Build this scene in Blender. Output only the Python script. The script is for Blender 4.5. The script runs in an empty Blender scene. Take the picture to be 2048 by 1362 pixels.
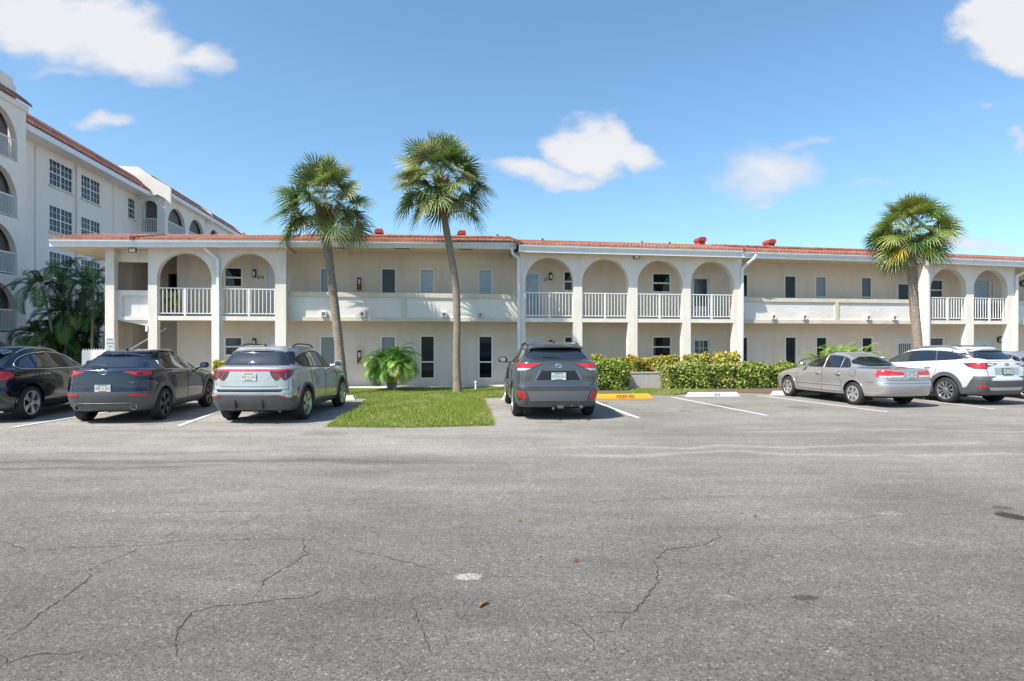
import bpy, bmesh, math, random
import numpy as np
from mathutils import Vector, Matrix
from mathutils.bvhtree import BVHTree
random.seed(7); np.random.seed(7)
R = math.radians
S = bpy.context.scene
COL = S.collection

# ------------------------------------------------------------------ camera, world, sun, exposure
F = 1220.0; CX = 1024.0; CY = 681.0; EYE = 1.82
cam = bpy.data.cameras.new('camera'); camo = bpy.data.objects.new('camera', cam); COL.objects.link(camo)
camo.location = (0, 0, EYE); camo.rotation_euler = (R(90), 0, 0)
cam.sensor_width = 36; cam.lens = 36 * F / 2048; cam.clip_end = 3000; cam.clip_start = 0.05
S.camera = camo
LIGHT = Vector((0.61, 0.48, -1.0)).normalized()
sun = bpy.data.lights.new('sun', 'SUN'); suno = bpy.data.objects.new('sun', sun); COL.objects.link(suno)
sun.energy = 5.0; sun.angle = R(0.53); sun.color = (1.0, 0.925, 0.83)
suno.rotation_euler = LIGHT.to_track_quat('-Z', 'Y').to_euler()
EL = math.asin(-LIGHT.z); AZ = math.atan2(-LIGHT.x, -LIGHT.y)
W = bpy.data.worlds.new('World'); S.world = W; W.use_nodes = True
S.view_settings.view_transform = 'Standard'; S.view_settings.look = 'None'
S.view_settings.exposure = 0.68; S.view_settings.gamma = 1.0
S.render.resolution_x = 1024; S.render.resolution_y = 681
SKY_STRENGTH = 0.14

def build_world():
    nt = W.node_tree; nt.nodes.clear(); N = nt.nodes.new; Lk = nt.links.new
    out = N('ShaderNodeOutputWorld'); bg = N('ShaderNodeBackground'); sky = N('ShaderNodeTexSky')
    sky.sky_type = 'NISHITA'; sky.sun_disc = False; sky.sun_elevation = EL; sky.sun_rotation = AZ
    sky.altitude = 0; sky.air_density = 1.0; sky.dust_density = 1.3; sky.ozone_density = 3.0
    bg.inputs[1].default_value = SKY_STRENGTH
    tint = N('ShaderNodeMix'); tint.data_type = 'RGBA'; tint.blend_type = 'MULTIPLY'; tint.inputs[0].default_value = 1; tint.inputs[7].default_value = (0.80, 0.965, 0.985, 1)
    Lk(sky.outputs[0], tint.inputs[6]); Lk(tint.outputs[2], bg.inputs[0])
    tc = N('ShaderNodeTexCoord'); sp = N('ShaderNodeSeparateXYZ'); Lk(tc.outputs['Generated'], sp.inputs[0])
    def M(op, a, b=None, c=None):
        n = N('ShaderNodeMath'); n.operation = op
        for i, v in enumerate((a, b, c)):
            if v is None: continue
            if isinstance(v, (int, float)): n.inputs[i].default_value = v
            else: Lk(v, n.inputs[i])
        return n.outputs[0]
    yy = M('MAXIMUM', sp.outputs[1], 0.05)
    u = M('DIVIDE', sp.outputs[0], yy); v = M('DIVIDE', sp.outputs[2], yy)
    cb = N('ShaderNodeCombineXYZ'); Lk(u, cb.inputs[0]); Lk(M('MULTIPLY', v, 1.8), cb.inputs[1])
    n1 = N('ShaderNodeTexNoise'); n1.inputs['Scale'].default_value = 5; n1.inputs['Detail'].default_value = 7
    n1.inputs['Roughness'].default_value = 0.55
    Lk(cb.outputs[0], n1.inputs['Vector'])
    n2 = N('ShaderNodeTexNoise'); n2.inputs['Scale'].default_value = 22; n2.inputs['Detail'].default_value = 5
    Lk(cb.outputs[0], n2.inputs['Vector'])
    sc = N('ShaderNodeSeparateXYZ'); Lk(n1.outputs['Color'], sc.inputs[0])
    uu = M('ADD', u, M('MULTIPLY', M('SUBTRACT', sc.outputs[0], 0.5), 0.21))
    vv = M('ADD', v, M('MULTIPLY', M('SUBTRACT', sc.outputs[1], 0.5), 0.13))
    blobs = [  # px, py, rx, ry, rot(deg), weight  (a bearing and height in the sky for each cloud)
        (90, 55, 170, 62, 12, 1.0), (230, 80, 150, 62, 12, 1.1), (300, 125, 90, 44, 25, .8), (385, 112, 95, 30, 14, .8), (20, 20, 120, 55, 5, .8),
        (120, 132, 60, 14, 5, .45), (210, 256, 52, 20, 0, .7), (180, 0, 90, 20, 10, .6), (335, 160, 60, 16, 8, .6),
        (1180, 295, 78, 52, 0, 1.25), (1265, 302, 72, 34, 8, 1.1), (1060, 340, 95, 28, 3, .9), (1130, 355, 110, 18, -3, .7), (1215, 270, 50, 34, 0, 1.0),
        (1530, 345, 98, 48, 3, .72), (1600, 290, 60, 14, -8, .4), (1525, 398, 34, 10, 0, .5),
        (2010, 45, 84, 75, 0, 1.3), (2040, 110, 56, 42, 0, 1.0), (2070, 20, 130, 100, 0, 1.3), (2026, 278, 18, 26, 20, .5), (1980, 214, 18, 8, 0, .35),
        (1930, 500, 130, 16, 0, .6), (1745, 388, 50, 10, -5, .35), (-250, 200, 240, 60, 10, .8), (2500, 300, 220, 50, 0, .8)]
    d = None
    for (px, py, rx, ry, rot, wt) in blobs:
        u0 = (px - CX) / F; v0 = (CY - py) / F; rx = rx / F * 1.25; ry = ry / F * 1.28; c, s = math.cos(R(-rot)), math.sin(R(-rot))
        du = M('SUBTRACT', uu, u0); dv = M('SUBTRACT', vv, v0)
        a = M('ADD', M('MULTIPLY', du, c / rx), M('MULTIPLY', dv, s / rx))
        b = M('ADD', M('MULTIPLY', du, -s / ry), M('MULTIPLY', dv, c / ry))
        q = M('ADD', M('MULTIPLY', a, a), M('MULTIPLY', b, b))
        f = M('MULTIPLY', M('MAXIMUM', M('SUBTRACT', 1.0, q), 0.0), wt)
        d = f if d is None else M('MAXIMUM', d, f)
    # soft generic clouds for the half of the sky behind the camera
    n3 = N('ShaderNodeTexNoise'); n3.inputs['Scale'].default_value = 2.2; n3.inputs['Detail'].default_value = 6
    Lk(tc.outputs['Generated'], n3.inputs['Vector'])
    back = M('MULTIPLY', M('GREATER_THAN', 0.05, sp.outputs[1]), M('MAXIMUM', M('MULTIPLY', M('SUBTRACT', n3.outputs[0], 0.58), 6.0), 0.0))
    d = M('MAXIMUM', M('MULTIPLY', d, M('GREATER_THAN', sp.outputs[1], 0.05)), back)
    dd = M('MULTIPLY', d, M('ADD', 0.62, M('MULTIPLY', n2.outputs[0], 0.8)))
    mr = N('ShaderNodeMapRange'); mr.interpolation_type = 'SMOOTHSTEP'; Lk(dd, mr.inputs[0])
    mr.inputs[1].default_value = 0.02; mr.inputs[2].default_value = 0.90; mr.inputs[3].default_value = 0; mr.inputs[4].default_value = 0.97
    bg2 = N('ShaderNodeBackground'); bg2.inputs[1].default_value = 0.57
    cr = N('ShaderNodeMapRange'); Lk(dd, cr.inputs[0]); cr.inputs[1].default_value = 0.1; cr.inputs[2].default_value = 0.9
    mc = N('ShaderNodeMix'); mc.data_type = 'RGBA'; Lk(cr.outputs[0], mc.inputs[0])
    mc.inputs[6].default_value = (0.70, 0.77, 0.90, 1); mc.inputs[7].default_value = (0.95, 0.96, 1.0, 1)
    Lk(mc.outputs[2], bg2.inputs[0])
    mx = N('ShaderNodeMixShader'); Lk(mr.outputs[0], mx.inputs[0]); Lk(bg.outputs[0], mx.inputs[1]); Lk(bg2.outputs[0], mx.inputs[2])
    Lk(mx.outputs[0], out.inputs[0])
build_world()

# ------------------------------------------------------------------ helpers
def tag(o, label=None, cat=None, group=None, kind=None):
    if label: o['label'] = label
    if cat: o['category'] = cat
    if group: o['group'] = group
    if kind: o['kind'] = kind
    return o
def empty(name, loc=(0, 0, 0), rz=0.0, parent=None):
    o = bpy.data.objects.new(name, None); COL.objects.link(o); o.location = loc; o.rotation_euler = (0, 0, rz)
    o.empty_display_size = 0.3
    if parent: o.parent = parent
    return o
def copy_tree(o, parent=None):
    c = o.copy(); COL.objects.link(c); c.parent = parent
    if parent is not None: c.matrix_parent_inverse = o.matrix_parent_inverse.copy()
    for ch in [x for x in bpy.data.objects if x.parent == o]: copy_tree(ch, c)
    return c

class MB:
    def __init__(s): s.v = []; s.f = []; s.m = []
    def quad(s, a, b, c, d, mi=0):
        n = len(s.v); s.v += [tuple(a), tuple(b), tuple(c), tuple(d)]; s.f.append((n, n + 1, n + 2, n + 3)); s.m.append(mi)
    def poly(s, pts, mi=0):
        n = len(s.v); s.v += [tuple(p) for p in pts]; s.f.append(tuple(range(n, n + len(pts)))); s.m.append(mi)
    def box(s, x0, x1, y0, y1, z0, z1, mi=0, skip=()):
        if x0 > x1: x0, x1 = x1, x0
        if y0 > y1: y0, y1 = y1, y0
        n = len(s.v)
        s.v += [(x0, y0, z0), (x1, y0, z0), (x1, y1, z0), (x0, y1, z0), (x0, y0, z1), (x1, y0, z1), (x1, y1, z1), (x0, y1, z1)]
        for k, q in enumerate(((0, 3, 2, 1), (4, 5, 6, 7), (0, 1, 5, 4), (1, 2, 6, 5), (2, 3, 7, 6), (3, 0, 4, 7))):
            if k in skip: continue
            s.f.append(tuple(n + i for i in q)); s.m.append(mi)
    def slopebox(s, x0, x1, y0, y1, z00, z01, z10, z11, mi=0):
        """box whose bottom/top run from (z00,z01) at x0 to (z10,z11) at x1"""
        n = len(s.v)
        s.v += [(x0, y0, z00), (x1, y0, z10), (x1, y1, z10), (x0, y1, z00), (x0, y0, z01), (x1, y0, z11), (x1, y1, z11), (x0, y1, z01)]
        for q in ((0, 3, 2, 1), (4, 5, 6, 7), (0, 1, 5, 4), (1, 2, 6, 5), (2, 3, 7, 6), (3, 0, 4, 7)):
            s.f.append(tuple(n + i for i in q)); s.m.append(mi)
    def tube(s, pts, r, n=8, mi=0, caps=True):
        pts = [Vector(p) for p in pts]; rs = r if isinstance(r, (list, tuple)) else [r] * len(pts)
        base = len(s.v); prev = None
        for i, p in enumerate(pts):
            d = (pts[min(i + 1, len(pts) - 1)] - pts[max(i - 1, 0)]).normalized()
            if prev is None: a = d.orthogonal().normalized()
            else: a = (prev - d * prev.dot(d)).normalized()
            prev = a; b = d.cross(a)
            for k in range(n):
                t = 2 * math.pi * k / n
                s.v.append(tuple(p + (a * math.cos(t) + b * math.sin(t)) * rs[i]))
        for i in range(len(pts) - 1):
            for k in range(n):
                a0 = base + i * n + k; a1 = base + i * n + (k + 1) % n
                s.f.append((a0, a1, a1 + n, a0 + n)); s.m.append(mi)
        if caps:
            s.f.append(tuple(base + k for k in reversed(range(n)))); s.m.append(mi)
            s.f.append(tuple(base + (len(pts) - 1) * n + k for k in range(n))); s.m.append(mi)
    def lathe(s, prof, axis='z', c=(0, 0, 0), n=24, mi=0):
        base = len(s.v); c = Vector(c)
        for (r, h) in prof:
            for k in range(n):
                t = 2 * math.pi * k / n; a, b = r * math.cos(t), r * math.sin(t)
                s.v.append(tuple(c + Vector((a, b, h) if axis == 'z' else (a, h, b) if axis == 'y' else (h, a, b))))
        for i in range(len(prof) - 1):
            for k in range(n):
                a0 = base + i * n + k; a1 = base + i * n + (k + 1) % n
                s.f.append((a0, a1, a1 + n, a0 + n)); s.m.append(mi)
    def prism(s, pts, fn, a, b, mi=0):
        """pts: 2D outline; fn(p, t) -> 3D; extruded from a to b"""
        n = len(s.v); k = len(pts)
        s.v += [tuple(fn(p, a)) for p in pts] + [tuple(fn(p, b)) for p in pts]
        s.f.append(tuple(n + i for i in range(k))); s.m.append(mi)
        s.f.append(tuple(n + k + i for i in reversed(range(k)))); s.m.append(mi)
        for i in range(k):
            j = (i + 1) % k; s.f.append((n + i, n + k + i, n + k + j, n + j)); s.m.append(mi)
    def build(s, name, mats, parent=None, smooth=False, angle=40, fix=True):
        me = bpy.data.meshes.new(name); me.from_pydata(s.v, [], s.f)
        if not isinstance(mats, (list, tuple)): mats = [mats]
        for m in mats: me.materials.append(m)
        if len(mats) > 1: me.polygons.foreach_set('material_index', s.m)
        if fix:
            bm = bmesh.new(); bm.from_mesh(me); bmesh.ops.recalc_face_normals(bm, faces=bm.faces); bm.to_mesh(me); bm.free()
        if smooth:
            me.shade_smooth(); me.set_sharp_from_angle(angle=R(angle))
        o = bpy.data.objects.new(name, me); COL.objects.link(o)
        if parent: o.parent = parent
        return o

def np_mesh(name, V, k, mats, parent=None, tint=None, smooth=False):
    """V: (n*k,3) vertices, each k consecutive form a face"""
    V = np.asarray(V, dtype=np.float32).reshape(-1, 3); n = len(V) // k
    me = bpy.data.meshes.new(name); me.vertices.add(len(V)); me.vertices.foreach_set('co', V.ravel())
    me.loops.add(n * k); me.loops.foreach_set('vertex_index', np.arange(n * k, dtype=np.int32))
    me.polygons.add(n); me.polygons.foreach_set('loop_start', np.arange(0, n * k, k, dtype=np.int32))
    me.polygons.foreach_set('loop_total', np.full(n, k, dtype=np.int32))
    me.update(calc_edges=True); me.validate()
    for m in (mats if isinstance(mats, (list, tuple)) else [mats]): me.materials.append(m)
    if tint is not None:
        at = me.color_attributes.new('tint', 'FLOAT_COLOR', 'POINT')
        c = np.ones((len(V), 4), dtype=np.float32); c[:, :3] = np.repeat(np.asarray(tint, dtype=np.float32), k, axis=0)
        at.data.foreach_set('color', c.ravel())
    o = bpy.data.objects.new(name, me); COL.objects.link(o)
    if parent: o.parent = parent
    return o

def text_mesh(txt, size, mats, name, parent, matrix, extrude=0.002, align='CENTER'):
    cu = bpy.data.curves.new('t', 'FONT'); cu.body = txt; cu.size = size; cu.extrude = extrude; cu.align_x = align; cu.align_y = 'CENTER'
    cu.resolution_u = 3
    o = bpy.data.objects.new('t', cu); COL.objects.link(o)
    dg = bpy.context.evaluated_depsgraph_get(); me = bpy.data.meshes.new_from_object(o.evaluated_get(dg))
    bpy.data.objects.remove(o); bpy.data.curves.remove(cu)
    me.materials.clear(); me.materials.append(mats); me.transform(matrix)
    q = bpy.data.objects.new(name, me); COL.objects.link(q); q.parent = parent
    return q

# ------------------------------------------------------------------ materials
def mat(name, col, rough=0.5, metal=0.0, var=0.0, vscale=3.0, bump=0.0, bscale=40.0, bdetail=3, coat=0.0, spec=0.5, col2=None, dirt=0.0, vdetail=4, trans=0.0, emit=None, stretch=None, ior=None):
    m = bpy.data.materials.new(name); m.use_nodes = True; nt = m.node_tree; N = nt.nodes.new; Lk = nt.links.new
    p = nt.nodes['Principled BSDF']; p.inputs['Roughness'].default_value = rough; p.inputs['Metallic'].default_value = metal
    p.inputs['Base Color'].default_value = (*col, 1); p.inputs['Coat Weight'].default_value = coat; p.inputs['Coat Roughness'].default_value = 0.03
    p.inputs['Specular IOR Level'].default_value = spec
    if ior: p.inputs['IOR'].default_value = ior
    tc = N('ShaderNodeTexCoord'); src = tc.outputs['Object']
    if stretch:
        mp = N('ShaderNodeMapping'); mp.inputs['Scale'].default_value = stretch; Lk(src, mp.inputs[0]); src = mp.outputs[0]
    if var or col2:
        n = N('ShaderNodeTexNoise'); n.inputs['Scale'].default_value = vscale; n.inputs['Detail'].default_value = vdetail; Lk(src, n.inputs['Vector'])
        n.inputs['Roughness'].default_value = 0.6
        r = N('ShaderNodeMapRange'); r.inputs[1].default_value = 0.3; r.inputs[2].default_value = 0.7; Lk(n.outputs[0], r.inputs[0])
        mx = N('ShaderNodeMix'); mx.data_type = 'RGBA'; Lk(r.outputs[0], mx.inputs[0])
        c2 = col2 if col2 else tuple(min(1, c * (1 + var)) for c in col)
        c1 = col if col2 else tuple(c * (1 - var) for c in col)
        mx.inputs[6].default_value = (*c1, 1); mx.inputs[7].default_value = (*c2, 1); Lk(mx.outputs[2], p.inputs['Base Color'])
        if dirt:
            n3 = N('ShaderNodeTexNoise'); n3.inputs['Scale'].default_value = 0.9; n3.inputs['Detail'].default_value = 8; n3.inputs['Roughness'].default_value = 0.7
            mp2 = N('ShaderNodeMapping'); mp2.inputs['Scale'].default_value = (2.2, 2.2, 0.45); Lk(tc.outputs['Object'], mp2.inputs[0]); Lk(mp2.outputs[0], n3.inputs['Vector'])
            r3 = N('ShaderNodeMapRange'); r3.inputs[1].default_value = 0.5; r3.inputs[2].default_value = 0.75; r3.inputs[4].default_value = dirt; Lk(n3.outputs[0], r3.inputs[0])
            m3 = N('ShaderNodeMix'); m3.data_type = 'RGBA'; Lk(r3.outputs[0], m3.inputs[0]); Lk(mx.outputs[2], m3.inputs[6])
            m3.inputs[7].default_value = (col[0] * .55, col[1] * .52, col[2] * .46, 1); Lk(m3.outputs[2], p.inputs['Base Color'])
    if bump:
        b = N('ShaderNodeBump'); b.inputs['Strength'].default_value = bump; b.inputs['Distance'].default_value = 0.02
        n2 = N('ShaderNodeTexNoise'); n2.inputs['Scale'].default_value = bscale; n2.inputs['Detail'].default_value = bdetail; Lk(src, n2.inputs['Vector'])
        Lk(n2.outputs[0], b.inputs['Height']); Lk(b.outputs[0], p.inputs['Normal'])
    if emit:
        p.inputs['Emission Color'].default_value = (*emit, 1); p.inputs['Emission Strength'].default_value = 1
    return m

def leaf_mat(name, rough=0.45, trans=0.25, spec=0.5):
    m = bpy.data.materials.new(name); m.use_nodes = True; nt = m.node_tree; N = nt.nodes.new; Lk = nt.links.new
    p = nt.nodes['Principled BSDF']; p.inputs['Roughness'].default_value = rough; p.inputs['Specular IOR Level'].default_value = spec
    at = N('ShaderNodeAttribute'); at.attribute_name = 'tint'; Lk(at.outputs['Color'], p.inputs['Base Color'])
    tr = N('ShaderNodeBsdfTranslucent'); hs = N('ShaderNodeHueSaturation'); hs.inputs['Value'].default_value = 1.5; hs.inputs['Saturation'].default_value = 1.1
    Lk(at.outputs['Color'], hs.inputs['Color']); Lk(hs.outputs[0], tr.inputs[0])
    mx = N('ShaderNodeMixShader'); mx.inputs[0].default_value = trans
    Lk(p.outputs[0], mx.inputs[1]); Lk(tr.outputs[0], mx.inputs[2]); Lk(mx.outputs[0], nt.nodes['Material Output'].inputs[0])
    return m

MT = {}
MT['stucco'] = mat('white_stucco', (.74, .69, .62), .9, var=.06, vscale=1.5, bump=.25, bscale=14, bdetail=6, dirt=.38)
MT['backwall'] = mat('tan_stucco', (.68, .60, .515), .92, var=.06, vscale=.8, bump=.4, bscale=16, bdetail=6, dirt=.30)
MT['trimtan'] = mat('parapet_trim', (.60, .545, .46), .9, var=.08, vscale=2, bump=.4, bscale=16, dirt=.35)
MT['parapet'] = mat('parapet_stucco', (.68, .66, .625), .9, var=.05, vscale=1.6, bump=.55, bscale=8, bdetail=7, dirt=.15)
MT['ceil'] = mat('soffit_paint', (.72, .60, .40), .9, var=.05, vscale=2)
MT['gutter'] = mat('white_gutter', (.74, .75, .76), .45, var=.05, vscale=4, dirt=.3)
MT['frame'] = mat('white_frame', (.74, .74, .72), .5, var=.05, vscale=5)
MT['doorp'] = mat('door_paint', (.62, .63, .62), .45, var=.04, vscale=3)
MT['rail'] = mat('white_rail', (.78, .78, .77), .4, var=.04, vscale=9)
MT['glass'] = mat('dark_glass', (.006, .008, .011), .03, spec=.42, var=.3, vscale=.8)
MT['glass2'] = mat('curtained_glass', (.07, .09, .11), .08, spec=.6, var=.25, vscale=1.2, stretch=(3, 3, .3))
MT['blind'] = mat('blind_glass', (.28, .37, .45), .18, spec=.7, var=.15, vscale=2)
MT['blind2'] = mat('grey_shade_glass', (.20, .23, .26), .15, spec=.6, var=.06, vscale=2)
MT['black'] = mat('black_metal', (.02, .02, .02), .4, var=.3, vscale=20)
MT['lamp_glass'] = mat('lamp_glass', (.75, .74, .7), .15, var=.05)
MT['conc'] = mat('concrete', (.42, .40, .37), .9, var=.12, vscale=5, bump=.3, bscale=60, dirt=.35)
MT['red'] = mat('red_paint', (.45, .03, .025), .45, var=.15, vscale=6)
MT['ventred'] = mat('vent_red', (.36, .045, .04), .55, var=.15, vscale=6, dirt=.2)
MT['cabinet'] = mat('cabinet_cream', (.72, .62, .48), .5, var=.05)
MT['yellow'] = mat('yellow_paint', (.85, .38, .012), .6, var=.07, vscale=9, bump=.3, bscale=50, dirt=.12)
MT['whitep'] = mat('white_road_paint', (.60, .60, .585), .7, var=.08, vscale=12, bump=.2, bscale=80, dirt=.25)
MT['tower'] = mat('tower_stucco', (.78, .72, .65), .92, var=.04, vscale=1.2, bump=.35, bscale=10, dirt=.06)
MT['leaf'] = leaf_mat('leaf')
MT['grass'] = leaf_mat('grass_blade', .6, .35, .3)
MT['bark'] = mat('palm_bark', (.16, .125, .095), .95, col2=(.34, .285, .23), vscale=9, bump=1.0, bscale=24, bdetail=6, stretch=(1, 1, 3))
MT['boots'] = mat('palm_boots', (.30, .14, .05), .9, col2=(.13, .07, .035), vscale=14, bump=.6, bscale=40)
MT['tyre'] = mat('tyre_rubber', (.018, .018, .018), .75, var=.2, vscale=12, bump=.2, bscale=60)
MT['plastic'] = mat('dark_plastic', (.085, .088, .095), .42, var=.12, vscale=6, bump=.08, bscale=150)
MT['well'] = mat('wheel_well', (.006, .006, .006), .9, var=.1)
MT['chrome'] = mat('chrome', (.75, .76, .78), .12, metal=1.0, var=.03)
MT['alloy'] = mat('alloy', (.60, .61, .63), .25, metal=.8, var=.05)
MT['alloydark'] = mat('dark_alloy', (.03, .03, .033), .3, metal=.5, var=.1)
MT['carglass'] = mat('car_glass', (.008, .010, .014), .02, spec=.5, var=.3, vscale=1.5, coat=.8, ior=2.0)
MT['carglass_light'] = mat('car_glass_clear', (.045, .055, .05), .03, spec=.9, var=.5, vscale=2.5)
MT['redlens'] = mat('red_lens', (.55, .012, .015), .12, var=.25, vscale=14, coat=.7)
MT['darklens'] = mat('smoked_lens', (.07, .02, .025), .1, var=.4, vscale=14, coat=.8)
MT['clearlens'] = mat('clear_lens', (.62, .60, .58), .15, var=.2, vscale=20, coat=.7)
MT['plate'] = mat('plate_white', (.50, .53, .54), .4, var=.05, vscale=30)
MT['plategreen'] = mat('plate_green', (.08, .15, .13), .5, var=.1)
MT['plateorange'] = mat('plate_orange', (.80, .30, .04), .5, var=.1)
MT['seam'] = mat('panel_gap', (.008, .008, .008), .9, var=.1)
# ------------------------------------------------------------------ barrel tile roof and ground materials
def tile_mat():
    m = bpy.data.materials.new('clay_tile'); m.use_nodes = True; nt = m.node_tree; N = nt.nodes.new; Lk = nt.links.new
    p = nt.nodes['Principled BSDF']; p.inputs['Roughness'].default_value = .85
    tc = N('ShaderNodeTexCoord')
    br = N('ShaderNodeTexBrick'); br.inputs['Scale'].default_value = 1.0; br.offset = 0.0
    br.inputs['Brick Width'].default_value = .15; br.inputs['Row Height'].default_value = .36; br.inputs['Mortar Size'].default_value = .012
    br.inputs['Color1'].default_value = (.37, .145, .095, 1); br.inputs['Color2'].default_value = (.24, .088, .058, 1); br.inputs['Mortar'].default_value = (.26, .08, .05, 1)
    br.inputs['Bias'].default_value = 0.1
    Lk(tc.outputs['Object'], br.inputs['Vector'])
    n = N('ShaderNodeTexNoise'); n.inputs['Scale'].default_value = 1.3; n.inputs['Detail'].default_value = 9; n.inputs['Roughness'].default_value = .7; Lk(tc.outputs['Object'], n.inputs['Vector'])
    r = N('ShaderNodeMapRange'); r.inputs[1].default_value = .45; r.inputs[2].default_value = .75; r.inputs[4].default_value = .55; Lk(n.outputs[0], r.inputs[0])
    mx = N('ShaderNodeMix'); mx.data_type = 'RGBA'; Lk(r.outputs[0], mx.inputs[0]); Lk(br.outputs[0], mx.inputs[6]); mx.inputs[7].default_value = (.46, .30, .225, 1)
    n2 = N('ShaderNodeTexNoise'); n2.inputs['Scale'].default_value = 5; n2.inputs['Detail'].default_value = 6; Lk(tc.outputs['Object'], n2.inputs['Vector'])
    r2 = N('ShaderNodeMapRange'); r2.inputs[1].default_value = .56; r2.inputs[2].default_value = .72; r2.inputs[4].default_value = .6; Lk(n2.outputs[0], r2.inputs[0])
    m2 = N('ShaderNodeMix'); m2.data_type = 'RGBA'; Lk(r2.outputs[0], m2.inputs[0]); Lk(mx.outputs[2], m2.inputs[6]); m2.inputs[7].default_value = (.16, .07, .05, 1)
    Lk(m2.outputs[2], p.inputs['Base Color'])
    return m
MT['tile'] = tile_mat()

def ground_mat():
    """worn asphalt: aggregate, mottling, lighter worn bays, wheel marks and stains (all real colour differences of the surface)"""
    m = bpy.data.materials.new('worn_asphalt'); m.use_nodes = True; nt = m.node_tree; N = nt.nodes.new; Lk = nt.links.new
    p = nt.nodes['Principled BSDF']; p.inputs['Roughness'].default_value = .9; p.inputs['Specular IOR Level'].default_value = .25
    tc = N('ShaderNodeTexCoord'); P = tc.outputs['Object']; sp = N('ShaderNodeSeparateXYZ'); Lk(P, sp.inputs[0])
    def M(op, a, b=None, c=None):
        n = N('ShaderNodeMath'); n.operation = op
        for i, v in enumerate((a, b, c)):
            if v is None: continue
            if isinstance(v, (int, float)): n.inputs[i].default_value = v
            else: Lk(v, n.inputs[i])
        return n.outputs[0]
    def noise(scale, detail=4, rough=.55, st=None, off=0):
        n = N('ShaderNodeTexNoise'); n.inputs['Scale'].default_value = scale; n.inputs['Detail'].default_value = detail; n.inputs['Roughness'].default_value = rough
        mp = N('ShaderNodeMapping'); mp.inputs['Scale'].default_value = st or (1, 1, 1); mp.inputs['Location'].default_value = (off, off * 1.7, 0); Lk(P, mp.inputs[0]); Lk(mp.outputs[0], n.inputs['Vector'])
        return n.outputs[0]
    def ramp(v, a, b, lo=0., hi=1., smooth=True):
        r = N('ShaderNodeMapRange'); r.interpolation_type = 'SMOOTHSTEP' if smooth else 'LINEAR'; Lk(v, r.inputs[0])
        r.inputs[1].default_value = a; r.inputs[2].default_value = b; r.inputs[3].default_value = lo; r.inputs[4].default_value = hi
        return r.outputs[0]
    X, Y = sp.outputs[0], sp.outputs[1]
    wob = noise(.35, 4, .5)
    Yw = M('ADD', Y, M('MULTIPLY', M('SUBTRACT', wob, .5), 2.2))
    # near drive lane darker aggregate, worn pale further away
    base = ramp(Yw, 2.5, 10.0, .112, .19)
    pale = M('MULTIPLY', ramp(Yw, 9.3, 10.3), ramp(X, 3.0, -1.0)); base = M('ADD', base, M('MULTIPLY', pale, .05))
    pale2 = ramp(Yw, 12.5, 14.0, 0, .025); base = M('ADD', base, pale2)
    # broad mottling and streaks along the lane
    base = M('MULTIPLY', base, ramp(noise(.5, 6, .6), .25, .75, .80, 1.20, False))
    base = M('MULTIPLY', base, ramp(noise(1.6, 6, .65, (.22, 1.3, 1)), .25, .75, .80, 1.20, False))
    base = M('MULTIPLY', base, ramp(noise(7, 5, .6), .25, .75, .92, 1.08, False))
    # dark wheel bands along the lane in front of the bays (left half)
    for (y0, wd, amt, x0, x1) in ((9.15, .20, .30, 2.0, -2.0), (8.72, .13, .30, -3.2, -5.0), (9.75, .12, .18, -2.0, -5.0)):
        c = M('ABSOLUTE', M('SUBTRACT', M('ADD', Y, M('MULTIPLY', M('SUBTRACT', noise(.28, 2, .5, None, y0), .5), 1.6)), y0))
        k = M('MULTIPLY', ramp(c, wd, wd * .3), ramp(X, x0, x1)); k = M('MULTIPLY', k, ramp(noise(3, 5, .6, (.4, 2, 1), 3), .3, .6, .4, 1))
        base = M('MULTIPLY', base, M('SUBTRACT', 1, M('MULTIPLY', k, amt)))
    # pale scuffed arcs on the right
    for (y0, amp, amt, xa, xb, o) in ((10.6, 2.0, .20, 1.0, 9.0, 5), (9.7, 1.6, .22, .5, 8.6, 9), (12.3, 1.8, .16, 4, 12, 2)):
        c = M('ABSOLUTE', M('SUBTRACT', M('ADD', Y, M('MULTIPLY', M('SUBTRACT', noise(.33, 3, .5, None, o), .5), amp)), y0))
        k = M('MULTIPLY', ramp(c, .16, .02), M('MULTIPLY', ramp(X, xa, xa + 1), ramp(X, xb, xb - 1)))
        base = M('ADD', base, M('MULTIPLY', k, amt * .32))
    # stains: (x, y, rx, ry, gain)
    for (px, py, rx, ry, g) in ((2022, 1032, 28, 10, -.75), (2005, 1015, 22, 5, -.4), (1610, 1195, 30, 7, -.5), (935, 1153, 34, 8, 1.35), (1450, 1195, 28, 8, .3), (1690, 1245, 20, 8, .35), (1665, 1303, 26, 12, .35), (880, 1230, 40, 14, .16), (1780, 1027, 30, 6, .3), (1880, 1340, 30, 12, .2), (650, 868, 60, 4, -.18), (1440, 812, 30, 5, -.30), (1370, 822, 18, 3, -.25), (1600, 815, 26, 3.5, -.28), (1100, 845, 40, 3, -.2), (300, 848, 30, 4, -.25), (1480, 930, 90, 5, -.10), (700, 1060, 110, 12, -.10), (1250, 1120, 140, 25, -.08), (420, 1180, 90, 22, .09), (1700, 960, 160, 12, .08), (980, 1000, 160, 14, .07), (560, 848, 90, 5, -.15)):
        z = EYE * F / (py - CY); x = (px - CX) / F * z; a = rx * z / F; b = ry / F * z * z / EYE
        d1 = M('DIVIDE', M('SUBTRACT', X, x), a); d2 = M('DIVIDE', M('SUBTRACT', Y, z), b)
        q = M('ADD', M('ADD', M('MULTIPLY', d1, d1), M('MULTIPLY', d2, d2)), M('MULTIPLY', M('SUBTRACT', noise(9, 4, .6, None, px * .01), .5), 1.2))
        k = ramp(q, 1.0, .35)
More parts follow.
